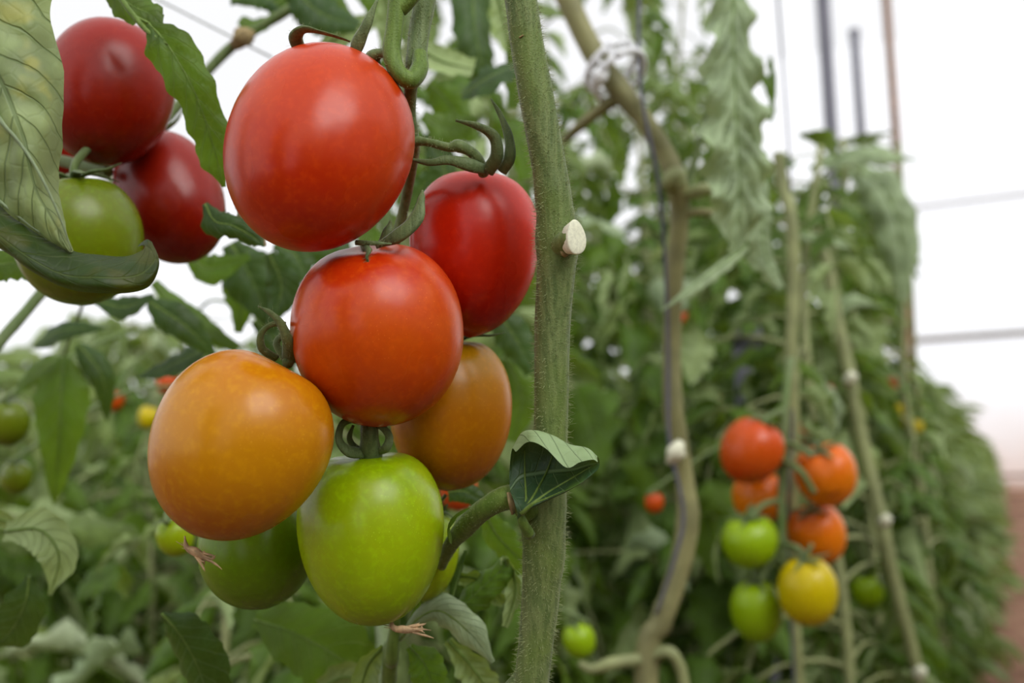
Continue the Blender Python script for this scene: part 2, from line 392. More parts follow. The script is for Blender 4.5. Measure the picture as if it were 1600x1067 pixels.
# ------------------------------------------------------------------ leaf prototypes
def compound(seed, L=.30, res=1.0, mat='leaf', droop=1.0, curlk=1.0):
    rn = random.Random(seed); mb = MB()
    rise = rn.uniform(.15, .55); dr = rn.uniform(.9, 1.5) * droop
    pts = []; p = Vector((0, 0, 0)); a = rise; az = 0
    for i in range(9):
        pts.append(p.copy()); p = p + Vector((math.cos(a) * math.cos(az), math.cos(a) * math.sin(az), math.sin(a))) * L / 8
        a -= dr * .22; az += rn.uniform(-.12, .12)
    tube(mb, pts, [.0030, .0022, .0010], 5, 10, mi=1, cap=False)
    def leaflet(u, side, ln, wd):
        c = cr(pts, u); t = (cr(pts, min(1, u + .03)) - cr(pts, max(0, u - .03))).normalized()
        s = Vector((-t.y, t.x, 0)).normalized() * side if side else Vector((0, 0, 0))
        d = (t * (.55 if side else 1) + s * .85 + Vector((0, 0, -.15 * droop))).normalized()
        q = [c]; x = c.copy(); dd = d.copy()
        for _ in range(4):
            x = x + dd * ln / 4; dd = (dd + Vector((rn.uniform(-.15, .15), rn.uniform(-.15, .15), -.30 * droop * rn.uniform(.5, 1.5)))).normalized(); q.append(x.copy())
        upv = Vector((rn.uniform(-.4, .4), rn.uniform(-.4, .4), 1)) + s * .3
        cu = rn.choice([.7, 1.2, 1.9, -1.2, -2.0, 2.4]) * curlk
        strip(mb, q, wd, upv, int(12 * res), max(4, int(6 * res)), cu, rn.uniform(-.1, .5), rn.uniform(.08, .25), rn.choice([2, 3, 4]), .16, .2, rn.choice([4, 5, 6]), rn.random(), rn.uniform(-1, 1))
    leaflet(.97, 0, L * .34, L * .13)
    for u in (.82, .62, .40):
        for sd in (1, -1):
            k = 1 if u > .5 else .8
            leaflet(u + rn.uniform(-.03, .03), sd, L * .30 * k * rn.uniform(.8, 1.1), L * .105 * k * rn.uniform(.8, 1.2))
    return mb.mesh('leaf', [M[mat], M['stem_far']])
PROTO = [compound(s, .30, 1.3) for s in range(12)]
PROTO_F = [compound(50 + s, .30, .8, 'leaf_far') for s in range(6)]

def keep(px, py, d):
    """how leafy the photograph is there"""
    if px < -250 or px > 1850 or py > 1400: return .3
    if py < -250: return .25
    if px > 1425 and py < 560 + (1490 - px) * .4: return 0
    if px > 1195 and py < 205: return 0
    if px > 1490 and py < 720: return 0
    if px > 1535: return 0
    if d < 1.33 and 1285 < px < 1450 and py > 400: return .1
    if d < 1.2 and 1120 < px < 1350 and 620 < py < 1020: return 0
    if 110 < px < 460 and py < 240: return .0
    if px <= 110 and py < 430: return .2
    if 190 < px < 440 and 380 < py < 540: return .25
    if px <= 190 and 430 < py < 520: return .3
    if 560 < px < 830 and py < 380: return .7
    if 840 < px < 960 and py < 130: return .15
    if 960 < px < 1080 and 30 < py < 90: return .1
    if 840 < px < 1100 and py < 560: return .66
    if px < 640 and py < 520: return .3
    return 1

NEAR = []
def plant(pos, h, seed, label, group=None, lscale=1.0, lean=(0, 0), nlv=2, stem_r=.006, stem_pts=None, zmin=.06, protos=PROTO, spread=1.0):
    rn = random.Random(seed); root = empty('tomato_plant', (pos[0], pos[1], 0)); tag(root, label, 'plant', group)
    if stem_pts is None:
        stem_pts = [Vector((pos[0] + lean[0] * k / 6 + rn.uniform(-.015, .015) * (k > 0), pos[1] + lean[1] * k / 6 + rn.uniform(-.015, .015) * (k > 0), h * k / 6 - (.03 if k == 0 else 0))) for k in range(7)]
    mb = MB(); tube(mb, stem_pts, [stem_r * 1.2, stem_r, stem_r * .6], 7, 24, lump=.3); mb.obj('stem', M['stem_far'], root)
    z = zmin; az = rn.random() * 6.28
    while z < h:
        c = cr(stem_pts, z / h)
        for _ in range(nlv):
            az += 2.4 + rn.uniform(-.4, .4)
            s = lscale * rn.uniform(.75, 1.15) * (1 if z < h * .8 else .75)
            Mx = Matrix.Translation(c) @ Matrix.Rotation(az, 4, 'Z') @ Matrix.Rotation(rn.uniform(-.35, .35), 4, 'Y') @ Matrix.Scale(s, 4)
            q = proj(Mx @ Vector((.2, 0, .0))); q2 = proj(Mx @ Vector((.3, 0, -.08)))
            if q is None or q2 is None: continue
            if q[2] < .5: continue
            q3 = proj(Mx @ Vector((.40, 0, -.04))) or q2
            k = min(keep(*q), keep(*q2), 0 if keep(*q3) == 0 else 1)
            if rn.random() < k:
                link('leaf', rn.choice(protos), root, None, Mx)
        z += .055 * rn.uniform(.8, 1.2)
    return root

def mass_mesh(seed, h, w_, nleaf, mat):
    """one whole distant plant's foliage"""
    rn = random.Random(seed); mb = MB()
    for _ in range(nleaf):
        z = rn.uniform(.04, h); a = rn.random() * 6.28; r = w_ * rn.random() ** .6 * (1 - .4 * (z / h) ** 3)
        c = Vector((math.cos(a) * r, math.sin(a) * r, z)); d = Vector((math.cos(a), math.sin(a), rn.uniform(-1.2, .3))).normalized()
        L = rn.uniform(.07, .16); q = [c, c + d * L * .5 + Vector((0, 0, .005)), c + d * L + Vector((0, 0, -.02))]
        strip(mb, q, L * rn.uniform(.28, .4), (rn.uniform(-.5, .5), rn.uniform(-.5, .5), 1), 5, 4, rn.choice([1.2, 2, -1.5]), .2, .15, 2, 0, .15, 3, rn.random())
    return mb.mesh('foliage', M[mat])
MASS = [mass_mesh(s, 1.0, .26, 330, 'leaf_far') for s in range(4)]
MASS_R = random.Random(5)
def far_plant(pos, h, k, label, group):
    root = empty('tomato_plant', (pos[0], pos[1], 0)); tag(root, label, 'plant', group)
    mb = MB(); tube(mb, [(pos[0], pos[1], -.03), (pos[0] + .02, pos[1], h * .5), (pos[0], pos[1] + .02, h * .98)], [.008, .006, .004], 6, 6); mb.obj('stem', M['stem_far'], root)
    link('foliage', MASS[k % 4], root, 'stuff', Matrix.Translation(pos) @ Matrix.Rotation(MASS_R.random() * 6.28, 4, 'Z') @ Matrix.Diagonal((1, 1, h, 1)))
# right-hand row, running from behind the big stem to the far wall
rr = random.Random(11)
near_lab = ['leafy tomato plant just right of the small fruit cluster, drooping curled leaves',
            'leafy tomato plant of the right row, under the thick grey post',
            'leafy tomato plant of the right row, under the brown pole',
            'tomato plant with rolled leaves at the row edge beside the soil path',
            'last distinct tomato plant of the right row before the blur']
i = 0
for tt in (.98, 1.28, 1.6, 1.95, 2.35):
    p = RW(tt, rr.uniform(-.05, .05)); h = [1.13, 1.22, 1.30, 1.33, 1.22][i]
    plant(p, h, 100 + i, near_lab[i], 'tomato plants of the right row', .95, nlv=4, stem_r=.007); i += 1
tt = 2.9
while tt < 16.5:
    far_plant(RW(tt, -.15 - .02 * tt + rr.uniform(-.06, .06)), max(.74, .96 - .04 * (tt - 2.9)) * rr.uniform(.93, 1.05), i, 'blurred distant tomato plant far down the right row by the path', 'distant plants of the right row'); tt += .38; i += 1
# middle row just behind the big cluster
for k, tt in enumerate((.40, .72, 1.05, 1.38, 1.75, 2.2)):
    lab = ['bushy tomato plant behind the big cluster at lower left', 'tomato plant standing right behind the yellow and green fruits',
           'tomato plant behind the thick green stem', 'tomato plant behind the stem with the white clip',
           'tomato plant behind the small fruit cluster, mostly hidden', 'hidden tomato plant behind the right row'][k]
    h = (.72, 1.3, 1.7, 1.8, 1.8, 1.8)[k]
    plant(RW(tt, -.42 + rr.uniform(-.05, .05)), h, 200 + k, lab, 'tomato plants of the middle row', .95, nlv=4 if k else 3)
tt = 2.8; i = 0
while tt < 7:
    far_plant(RW(tt, -.5 + rr.uniform(-.06, .06)), 1.15 * rr.uniform(.9, 1.05), i, 'distant tomato plant hidden within the middle row', 'distant plants of the middle row'); tt += .5; i += 1
# left-hand rows further away
i = 0
for tt in (.55, .9, 1.3, 1.7, 2.15):
    lab = ['low leafy tomato plant at the left edge of the picture', 'low tomato plant in the far left row under the orange fruit',
           'low tomato plant behind the dark green fruit at bottom', 'tomato plant in the far row behind the cluster centre', 'tomato plant in the far row seen beside the thick stem'][i]
    plant(RW(tt, -1.15 + rr.uniform(-.1, .1)), (.86, .9, 1.0, 1.3, 1.6)[i], 300 + i, lab, 'tomato plants of the left row', 1.1, nlv=4); i += 1
for row in range(5):
    tt = 2.2 - .25 * row if row == 0 else .9 + .3 * row
    while tt < 8 + row:
        far_plant(RW(tt, -1.1 - .95 * row + rr.uniform(-.15, .15) + (-.1 if row == 0 else 0)), (1.06 + .1 * row) * rr.uniform(.86, 1.05), i, 'distant hazy tomato plant in the low rows at the left', 'distant plants of the left rows'); tt += .5; i += 1

def hang(t0, t1, n0, n1, nr, z0, z1, count, seed, kp=True, sc_=1.0):
    """single large drooping leaflets on their own stalks, each belonging to the nearest plant"""
    rn = random.Random(seed); roots = [o for o in COL.objects if o.name.startswith('tomato_plant')]
    for _ in range(count):
        tt = rn.uniform(t0, t1); nn = rn.uniform(n0, n1); z = rn.uniform(z0, z1); a = RW(tt, nn, z); q = proj(a)
        if q is None or (kp and rn.random() > keep(q[0], q[1] - 40, q[2]) * 1.2) or (kp and keep(q[0] + 40, q[1] - 60, q[2]) == 0): continue
        L = rn.uniform(.09, .17) * sc_; hor = (N1 * rn.uniform(-.3, 1) + E1 * rn.uniform(-1, 1)).normalized() * (1 if nr < nn else -1); dr = rn.uniform(.3, 1.5)
        p = [a]; d = (hor + Vector((0, 0, .1))).normalized(); x = a.copy()
        for _k in range(4):
            x = x + d * L / 4; d = (d + Vector((0, 0, -dr * .4))).normalized(); p.append(x.copy())
        qt = proj(p[-1])
        if qt and kp and min(keep(*qt), keep(qt[0] + 30, qt[1] - 20, qt[2])) == 0: continue
        base = RW(tt + rn.uniform(-.05, .05), nr, z + rn.uniform(-.08, .05)); mb = MB()
        tube(mb, [base, (base + a) / 2 + Vector((0, 0, .025)), a], [.0028, .0022, .0014], 5, 8, mi=1)
        up = Vector((0, 0, 1)) + hor * .8 + Vector((rn.uniform(-.6, .6), rn.uniform(-.6, .6), 0))
        strip(mb, p, L * rn.uniform(.2, .3), up, 20, 10, rn.choice([.8, 1.3, 2.0, 2.6, -1.4, -2.2]), rn.uniform(0, .5), rn.uniform(.1, .3), rn.choice([3, 4, 5]), .3, .1, 6, rn.random(), rn.uniform(-1.2, 1.2))
        rt = min(roots, key=lambda o: (WM[o.name].translation.xy - base.xy).length)
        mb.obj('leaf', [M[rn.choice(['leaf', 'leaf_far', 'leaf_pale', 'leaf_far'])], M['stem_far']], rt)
hang(.75, 2.6, .05, .24, 0, .35, 1.28, 120, 71)
hang(.45, 2.4, -.42, -.2, -.45, .3, 1.5, 110, 72)
hang(.3, 2.6, -1.1, -.75, -1.15, .25, 1.0, 130, 73, sc_=1.2)
# unseen plants added right of and behind the camera to block side light
for k in range(13):
    far_plant(RW(-3.2 + k * .5, 1.42 + rr.uniform(-.08, .08)), 1.5 * rr.uniform(.95, 1.05), k, 'unseen tomato plant added across the soil path to block side light', 'added plants across the path')
for k in range(5):
    far_plant(RW(-3.2 + k * .45, -.15 + rr.uniform(-.05, .05)), 1.7 * rr.uniform(.95, 1.05), k, 'unseen tomato plant added behind the camera to block light', 'added plants at the near end of the row')
# ------------------------------------------------------------------ tomatoes
def tomato_mesh(rx, rz, taper=.12, dimple=.12, lob=.015, square=.9, tip=.03, seed=0, res=1.0, heart=0.0):
    nu, nv = int(48 * res), int(40 * res); vs = []; uv = []; fs = []; rn = random.Random(seed); ph = rn.random() * 6.28
    for i in range(nv + 1):
        th = math.pi * i / nv; s = max(0, math.sin(th)) ** square; z = math.cos(th)
        z0 = math.copysign(abs(z) ** .95, z)
        for k in range(nu):
            a = 2 * math.pi * k / nu
            r = s * (1 + taper * z0 - .03 * z0 * z0) * (1 + lob * math.sin(3 * a + ph) * (.4 + .6 * max(0, z)) + lob * .6 * math.cos(2 * a + ph * 2))
            zz = z0 * rz - (dimple * rz * math.exp(-(s / .36) ** 2) * (1 if z > 0 else 0))
            if z > 0: zz -= heart * rz * math.exp(-((s * math.cos(a - ph)) / .3) ** 2) * s
            if z < 0: zz -= tip * rz * math.exp(-(s / .16) ** 2)
            vs.append((r * rx * math.cos(a), r * rx * math.sin(a), zz)); uv.append((k / nu, i / nv))
    for i in range(nv):
        for k in range(nu):
            a = i * nu + k; b = i * nu + (k + 1) % nu
            fs.append((a, a + nu, b + nu, b))
    mb = MB(); mb.add(vs, fs, uv); return mb
def tomato(label, cx, cy, d, w_, h_, tilt, lean, mat, group=None, taper=.12, dimple=.12, lob=.015, square=.9, tip=.03, seed=0, res=1.0, sepals=None, auto=0, blossom=None, spin=0, heart=0.0):
    """w_,h_ full size in photo pixels at depth d; tilt: stem end turned clockwise in the picture; lean: stem end tipped away from the camera"""
    k = d / F; mb = tomato_mesh(w_ / 2 * k, h_ / 2 * k, taper, dimple, lob, square, tip, seed, res, heart)
    c = P(cx, cy, d)
    Rm = MC.to_3x3().to_4x4() @ Matrix.Rotation(R(-tilt), 4, 'Z') @ Matrix.Rotation(R(-90 - lean), 4, 'X') @ Matrix.Rotation(R(spin), 4, 'Z')
    mx = Matrix.Translation(c) @ Rm
    o = link('tomato', mb.mesh('tomato', mat), None, None, mx); tag(o, label, 'tomato', group)
    rz = h_ / 2 * k; rx = w_ / 2 * k
    if auto:                                            # a calyx in the fruit's own frame
        rn = random.Random(seed + 7); zt = rz * (1 - dimple)
        for q in range(auto):
            a = q * 6.283 / auto + rn.uniform(-.2, .2); ca, sa = math.cos(a), math.sin(a); up = rn.uniform(.0, .5)
            pts = [Vector((0, 0, zt)), Vector((ca * rx * .3, sa * rx * .3, zt + rz * .12)), Vector((ca * rx * .62, sa * rx * .62, zt + rz * (.02 + up * .4))), Vector((ca * rx * .85, sa * rx * .85, zt + rz * (-.1 + up)))]
            m = MB(); tube(m, [mx @ p for p in pts], [rx * .07, rx * .09, rx * .06, .0004], 6, 8, .35, hint=(mx.to_3x3() @ Vector((0, 0, 1)))); m.obj('sepal', M['sepal'], o)
        m = MB(); s2 = rz * 1.0
        tube(m, [mx @ Vector((0, 0, zt - .001)), mx @ Vector((rx * .05, 0, zt + s2 * .25)), mx @ Vector((rx * .25, rx * .1, zt + s2 * .5))], rx * .07, 7, 8); m.obj('pedicel', M['stalk'], o)
    for s in (sepals or []):
        pts = [P(*p) for p in s[0]]; m = MB(); wpx = s[1]
        tube(m, pts, [x * k for x in wpx], 8, (len(pts) - 1) * 7, s[2] if len(s) > 2 else .4, hint=(CV(*s[3]) if len(s) > 3 else CV(0, 0, 1)))
        so = m.obj('sepal', M['sepal'], o)
        hairs(pts, [x * k for x in wpx], 60, .0006, .0018, so, seed=int(pts[0].x * 1e5) & 1023, thick=.00004)
    if blossom:
        bx, by, ang = blossom; m = MB(); b = P(bx, by, d - rx * .15) ; rn = random.Random(seed)
        dx = math.cos(R(ang)); dy = math.sin(R(ang))
        L = 36 * k; ax = CV(dx, -dy, 0)
        tube(m, [b - ax * L * .45 + CV(0, 1, 0) * 16 * k, b - ax * L * .35, b + ax * L * .1, b + ax * L * .8], [1.5 * k, 6 * k, 10 * k, 4 * k], 8, 14, .8, lump=.6)
        for q in range(9):
            e = b + ax * L * rn.uniform(.5, 1.15) + CV(rn.uniform(-1, 1), rn.uniform(-1, 1), rn.uniform(-.5, .5)) * 13 * k
            tube(m, [b - ax * L * .1, (b + ax * L * .5 + e) / 2 + CV(rn.uniform(-1, 1), rn.uniform(-1, 1), 0) * 5 * k, e], [4 * k, 4 * k, .8 * k], 5, 7, .5)
        for q in range(4):
            e = b - ax * L * rn.uniform(.5, .9) + CV(rn.uniform(-1, 1), rn.uniform(-1, 1), 0) * 9 * k
            tube(m, [b - ax * L * .1, (b + e) / 2, e], [3 * k, 2 * k, .6 * k], 5, 6, .5)
        m.obj('dried_blossom', M['blossom'], o)
    return o, mx
TA = tomato_mat('tomato_red_upper', srgb(198, 44, 14), srgb(206, 58, 18), srgb(192, 38, 12), srgb(214, 84, 24), .4)
TB = tomato_mat('tomato_red_right', srgb(206, 34, 12), srgb(208, 32, 12), srgb(170, 14, 6), srgb(212, 48, 14), .3, speck=.1)
TD = tomato_mat('tomato_orange_red', srgb(204, 42, 16), srgb(210, 72, 18), srgb(196, 60, 14), srgb(222, 104, 22), .6)
TE = tomato_mat('tomato_amber', srgb(176, 124, 10), srgb(196, 112, 14), srgb(172, 88, 10), srgb(206, 128, 22), .5)
TF = tomato_mat('tomato_orange', srgb(204, 116, 16), srgb(206, 130, 18), srgb(188, 100, 14), srgb(204, 140, 22), .5)
TG = tomato_mat('tomato_green', srgb(140, 164, 16), srgb(158, 178, 18), srgb(142, 166, 16), srgb(176, 188, 24), .5)
TH = tomato_mat('tomato_dark_green', srgb(104, 134, 22), srgb(108, 136, 22), srgb(92, 124, 16), srgb(120, 146, 26), .4, speck=.2)
TL = tomato_mat('tomato_deep_red', srgb(156, 20, 6), srgb(148, 22, 6), srgb(128, 12, 4), srgb(142, 26, 10), .3, speck=.02, rough=.27)
TLG = tomato_mat('tomato_olive_green', srgb(96, 108, 34), srgb(110, 126, 28), srgb(106, 122, 24), srgb(130, 138, 40), .4, speck=.1)
GC = 'fruits of the big cluster'
tomato('largest bright red tomato at the top of the big cluster', 498, 234, .348, 286, 346, 14, 34, TA, GC, .07, .10, .012, .92, .02, 1,
       sepals=[([(468, 78, .352), (462, 58, .346), (474, 46, .343), (500, 50, .345), (528, 58, .349), (547, 65, .352)], [11, 11, 9, 4.5, 3.5, 2], .35),
               ([(552, 92, .351), (560, 66, .349), (573, 38, .347), (590, -2, .347)], [8, 11, 8, 2], .4),
               ([(575, 100, .358), (586, 92, .357), (594, 112, .357), (602, 128, .359)], [7, 7, 5, 1.5], .4),
               ([(505, 80, .366), (510, 68, .364), (516, 72, .362)], [4, 3, 1], .5)])
tomato('red tomato tucked behind the thick green stem', 741, 393, .403, 201, 262, 3, 4, TB, GC, .13, .12, .008, .92, .03, 2,
       sepals=[([(762, 266, .378), (735, 258, .372), (700, 250, .371), (672, 254, .371), (640, 249, .375)], [8, 10, 7, 5, 2], .5),
               ([(762, 268, .376), (776, 244, .371), (772, 214, .369), (748, 198, .368), (712, 188, .369)], [10, 10, 9, 6, 2], .5),
               ([(784, 268, .376), (796, 246, .372), (795, 215, .371), (782, 180, .371), (767, 154, .371)], [8, 9, 7, 4, 1.5], .5)])
tomato('orange-red tomato in the middle of the big cluster', 590, 521, .365, 270, 291, -6, -14, TD, GC, .03, .1, .02, .9, .02, 3,
       sepals=[([(588, 384, .350), (625, 366, .344), (650, 342, .343), (658, 312, .345), (660, 297, .347)], [5, 12, 12, 6, 1.5], .4, (.5, .3, 1)),
               ([(568, 382, .347), (576, 392, .342), (573, 402, .341), (577, 413, .342)], [5, 5, 3, 1.5], .6),
               ([(556, 379, .347), (585, 380, .343), (612, 381, .343)], [4, 3.5, 1.2], .6),
               ([(594, 384, .362), (606, 362, .362), (610, 345, .364)], [6, 8, 2], .5)])
tomato('amber yellow-orange tomato at the right of the cluster', 704, 643, .414, 192, 244, 2, -2, TE, GC, .04, .14, .015, .88, .02, 4, auto=5)
tomato('large orange tomato at the lower left of the cluster', 375, 696, .336, 272, 300, 28, 6, TF, GC, .09, .08, .012, .92, .02, 5,
       sepals=[([(452, 562, .362), (450, 535, .352), (440, 508, .349), (424, 490, .348), (403, 478, .349)], [13, 11, 9, 6, 1.5], .5),
               ([(432, 560, .364), (410, 545, .357), (408, 522, .354), (424, 507, .355), (446, 506, .359)], [7, 7, 6, 5, 4], .5),
               ([(458, 562, .368), (462, 530, .366), (470, 505, .368)], [9, 8, 5], .5),
               ([(445, 560, .37), (432, 535, .369), (452, 515, .37)], [7, 6, 4], .5)],
       blossom=(303, 862, 30))
tomato('bright green tomato at the bottom of the big cluster', 582, 836, .378, 229, 274, -3, 2, TG, GC, .12, .14, .03, .82, .02, 6,
       sepals=[([(575, 708, .368), (545, 705, .362), (530, 688, .360), (534, 664, .361), (550, 656, .363), (562, 662, .366)], [8, 10, 8, 7, 6, 3], .45, (.8, .4, .6)),
               ([(578, 708, .372), (556, 700, .369), (546, 684, .368), (552, 664, .368)], [6, 7, 6, 3], .45, (.8, .4, .6)),
               ([(588, 706, .368), (603, 700, .364), (608, 682, .364), (596, 667, .364), (580, 665, .365)], [7, 7, 6, 5, 2], .45, (.8, .4, .6))],
       blossom=(628, 982, 5))
tomato('shaded dark green tomato under the orange fruit', 401, 858, .402, 178, 182, -12, 10, TH, GC, .03, .1, .01, .9, .02, 7, auto=5)
tomato('green tomato mostly hidden behind the bright green one', 668, 868, .424, 96, 142, 10, 0, TG, GC, .03, .12, .01, .9, .02, 8, auto=5)
GL = 'fruits of the left cluster'
tomato('deep red tomato at upper left behind the pale leaf', 170, 144, .452, 192, 232, 8, 12, TL, GL, .02, .08, .015, .9, .02, 9, spin=20)
tomato('deep red tomato slanting down right in the left cluster', 266, 308, .490, 160, 216, -24, 12, TL, GL, .0, .12, .02, .86, .04, 10, auto=5)
tomato('olive green tomato behind the curled leaf edge at left', 124, 374, .438, 190, 204, -3, -6, TLG, GL, .03, .12, .015, .88, .02, 11, auto=6)
tomato('dark red tomato barely showing behind the pale leaf at left', 66, 236, .520, 120, 130, 0, 0, TL, GL, .03, .12, .015, .88, .02, 12, auto=5)
tomato('small dark red tomato peeping out above the curled leaf tip', 204, 396, .530, 62, 70, 0, 0, TL, GL, .03, .1, .015, .88, .02, 13, res=.6, auto=5)
# right background cluster
R1 = tomato_mat('tomato_small_red', srgb(212, 74, 36), srgb(220, 84, 34), srgb(204, 60, 24), None, 0, speck=0)
R2 = tomato_mat('tomato_small_orange', srgb(236, 104, 28), srgb(240, 122, 28), srgb(232, 124, 28), None, 0, speck=0)
R6 = tomato_mat('tomato_small_yellow', srgb(212, 178, 20), srgb(216, 186, 16), srgb(206, 170, 12), None, 0, speck=0)
R5 = tomato_mat('tomato_small_green', srgb(152, 176, 30), srgb(148, 174, 26), srgb(134, 162, 22), None, 0, speck=0)
GR = 'fruits of the small blurred cluster'
tomato('red tomato at the top left of the small blurred cluster', 1174, 704, .99, 96, 106, 24, -10, R1, GR, .05, .12, .02, .9, .02, 21, .6, auto=5)
tomato('orange heart-shaped tomato at the right of the small cluster', 1291, 741, 1.0, 94, 102, -20, -20, R2, GR, .05, .2, .03, .86, .02, 22, .6, auto=5, heart=.18)
tomato('orange tomato low on the right of the small cluster', 1277, 834, 1.035, 88, 100, -24, -16, R2, GR, .05, .2, .03, .86, .02, 23, .6, auto=5, heart=.16)
tomato('orange tomato half hidden in the middle of the small cluster', 1186, 776, 1.045, 84, 84, 0, -10, R2, GR, .05, .12, .02, .9, .02, 24, .6, auto=5)
tomato('round green tomato at the left of the small cluster', 1171, 845, .985, 88, 84, -10, -12, R5, GR, .05, .16, .03, .86, .02, 25, .6, auto=6)
tomato('yellow tomato at the bottom of the small cluster', 1262, 923, .96, 93, 110, -6, -12, R6, GR, .03, .12, .02, .88, .02, 26, .6, auto=5)
tomato('lowest green tomato of the small blurred cluster', 1182, 954, 1.0, 80, 100, -6, -8, R5, GR, .05, .12, .02, .88, .10, 27, .6, auto=5)
for (lab, x, y, d, s, m, sd) in (
    ('small red tomato behind the top of the small cluster', 1247, 678, 1.25, 34, R1, 31), ('red tomato deep in the leaves above the small cluster', 1284, 618, 1.4, 40, R1, 32),
    ('faded red tomato far down the right row', 1400, 604, 2.0, 34, R1, 33), ('yellow tomato among leaves of the right row', 1405, 648, 1.8, 36, R6, 34),
    ('second yellow fruit, just below the yellow one in the right row', 1432, 666, 1.85, 22, R6, 44),
    ('dark red tomato in the leaves left of the clipped stem', 1022, 785, 1.05, 30, R1, 35), ('tiny red tomato right of the clipped stem', 1071, 500, 1.25, 24, R1, 36),
    ('small orange-red tomato near the grey stake', 1112, 624, 1.35, 30, R1, 37), ('yellow-green tomato right of the small cluster, low down', 1355, 922, 1.3, 50, R5, 38),
    ('lime green tomato near the bottom, right of the thick stem', 905, 1000, .85, 52, R5, 39), ('yellow-green tomato peeping out left of the orange one', 274, 838, .56, 56, TG, 40),
    ('rusty red tomato in the far left foliage', 178, 626, 1.5, 30, R1, 41), ('yellow tomato in the far left foliage', 233, 652, 1.3, 34, R6, 42),
    ('pinkish red tomato peeping above the orange one at left', 262, 598, 1.0, 34, R1, 43), ('pale green tomato at the left edge', 12, 660, .75, 66, TLG, 45),
    ('smaller green tomato at the left edge, below the pale one', 26, 746, .80, 46, TLG, 46), ('red tomato behind the amber one, above the broken shoot', 716, 764, .62, 60, R1, 47)):
    o_, mx_ = tomato(lab, x, y, d, s, s * 1.12, (sd * 37) % 40 - 20, -8, m, 'scattered fruits in the leaves', .05, .12, .02, .88, .02, sd, .5, auto=5)
    rz_ = s * .56 * d / F; top_ = mx_ @ Vector((rz_ * .2, rz_ * .1, rz_ * 1.35))
    rt = min([q_ for q_ in COL.objects if q_.name.startswith('tomato_plant')], key=lambda q_: (WM[q_.name].translation.xy - top_.xy).length)
    e_ = Vector((WM[rt.name].translation.x, WM[rt.name].translation.y, top_.z + .05))
    mb = MB(); tube(mb, [mx_ @ Vector((0, 0, rz_ * .8)), top_, (top_ + e_) / 2 + Vector((0, 0, .03)), e_], .0017, 6, 14); mb.obj('truss_stalk', M['stalk'], rt)

# ------------------------------------------------------------------ the foreground plant
pr = P(845, 533, .365)
hero = empty('tomato_plant', (pr.x, pr.y + .03, 0)); tag(hero, 'thick hairy tomato stem running top to bottom beside the big cluster', 'plant')
sp_ = [(806, -60, .362), (814, 0, .362), (822, 60, .362), (836, 140, .362), (848, 205, .362), (858, 262, .362), (866, 320, .362), (871, 372, .363), (869, 425, .363), (864, 500, .364), (862, 580, .364), (861, 660, .364), (856, 730, .365), (849, 800, .366), (850, 860, .367), (845, 925, .368), (838, 1000, .369), (829, 1080, .370)]
sr_ = [24, 25, 26, 27, 27, 27, 29, 35, 30, 28, 27, 26.5, 29, 37, 34, 30, 28, 27.5]
k0 = .363 / F
P0 = [P(*p) for p in sp_]; mb = MB()
tube(mb, P0, [r * k0 for r in sr_], 28, 120, lump=.04)
stem = mb.obj('stem', M['stem'], hero)
mb = MB(); a0 = P0[-1]; tube(mb, [P0[-2], a0, a0 + (a0 - P0[-2]) * 2 + Vector((0, .004, 0)), Vector((pr.x, pr.y + .03, .3)), Vector((pr.x, pr.y + .03, -.03))], [27.0 * k0, 27.2 * k0, 27.4 * k0, .0068, .0075], 20, 30); mb.obj('lower_stem', M['stem'], hero)
mb = MB(); a0 = P0[0]; d0 = (P0[0] - P0[1]).normalized(); tube(mb, [a0, a0 + d0 * .08, a0 + d0 * .16 + Vector((0, .03, .08)), a0 + d0 * .16 + Vector((0, .06, .35))], [24 * k0, 23 * k0, .005, .003], 20, 24); mb.obj('upper_stem', M['stem'], hero)
hairs(P0, [r * k0 for r in sr_], 6500, .0010, .0036, stem, 3)
# pruned stub with its pale cut face, scar below it
mb = MB(); c0 = P(874, 384, .358); c1 = P(899, 372, .349)
tube(mb, [P(868, 388, .362), P(884, 380, .355), c1], [20 * k0, 19 * k0, 17 * k0], 16, 8); stub = mb.obj('pruned_stub', M['stem'], stem)
ax = (c1 - P(884, 380, .355)).normalized(); ax = (ax + CV(.45, .0, .55)).normalized()
mb = MB(); e1 = CV(0, 1, 0); e1 = (e1 - ax * e1.dot(ax)).normalized(); e2 = ax.cross(e1); vs = []
for (h_, g_) in ((.0010, 0), (.0011, .5), (.0010, .92), (.0008, 1.0), (.0006, 1.03), (-.004, .85)):
    for q in range(28):
        a = q * 6.283 / 28; n_ = 1 + .05 * math.sin(3 * a + 1); vs.append(c1 + ax * h_ + (e1 * math.cos(a) * 26 + e2 * math.sin(a) * 17) * k0 * n_ * g_)
fs = [(r_ * 28 + q, r_ * 28 + 28 + q, r_ * 28 + 28 + (q + 1) % 28, r_ * 28 + (q + 1) % 28) for r_ in range(5) for q in range(28)]
mb.add(vs, fs); tag(mb.obj('cut_face', M['cut'], stem), 'pale whitish cut end of a pruned side shoot')
mb = MB(); tube(mb, [P(884, 388, .3545), P(884, 393, .3535), P(885, 399, .3545)], [5 * k0, 9 * k0, 5 * k0], 10, 6, .5, lump=.4); mb.obj('bud_scar', M['scar'], stem)
mb = MB(); tube(mb, [P(811, 59, .3562), P(818, 55, .3560)], [2 * k0, 2 * k0], 6, 4, .5, lump=.4); mb.obj('nick', M['scar'], stem)
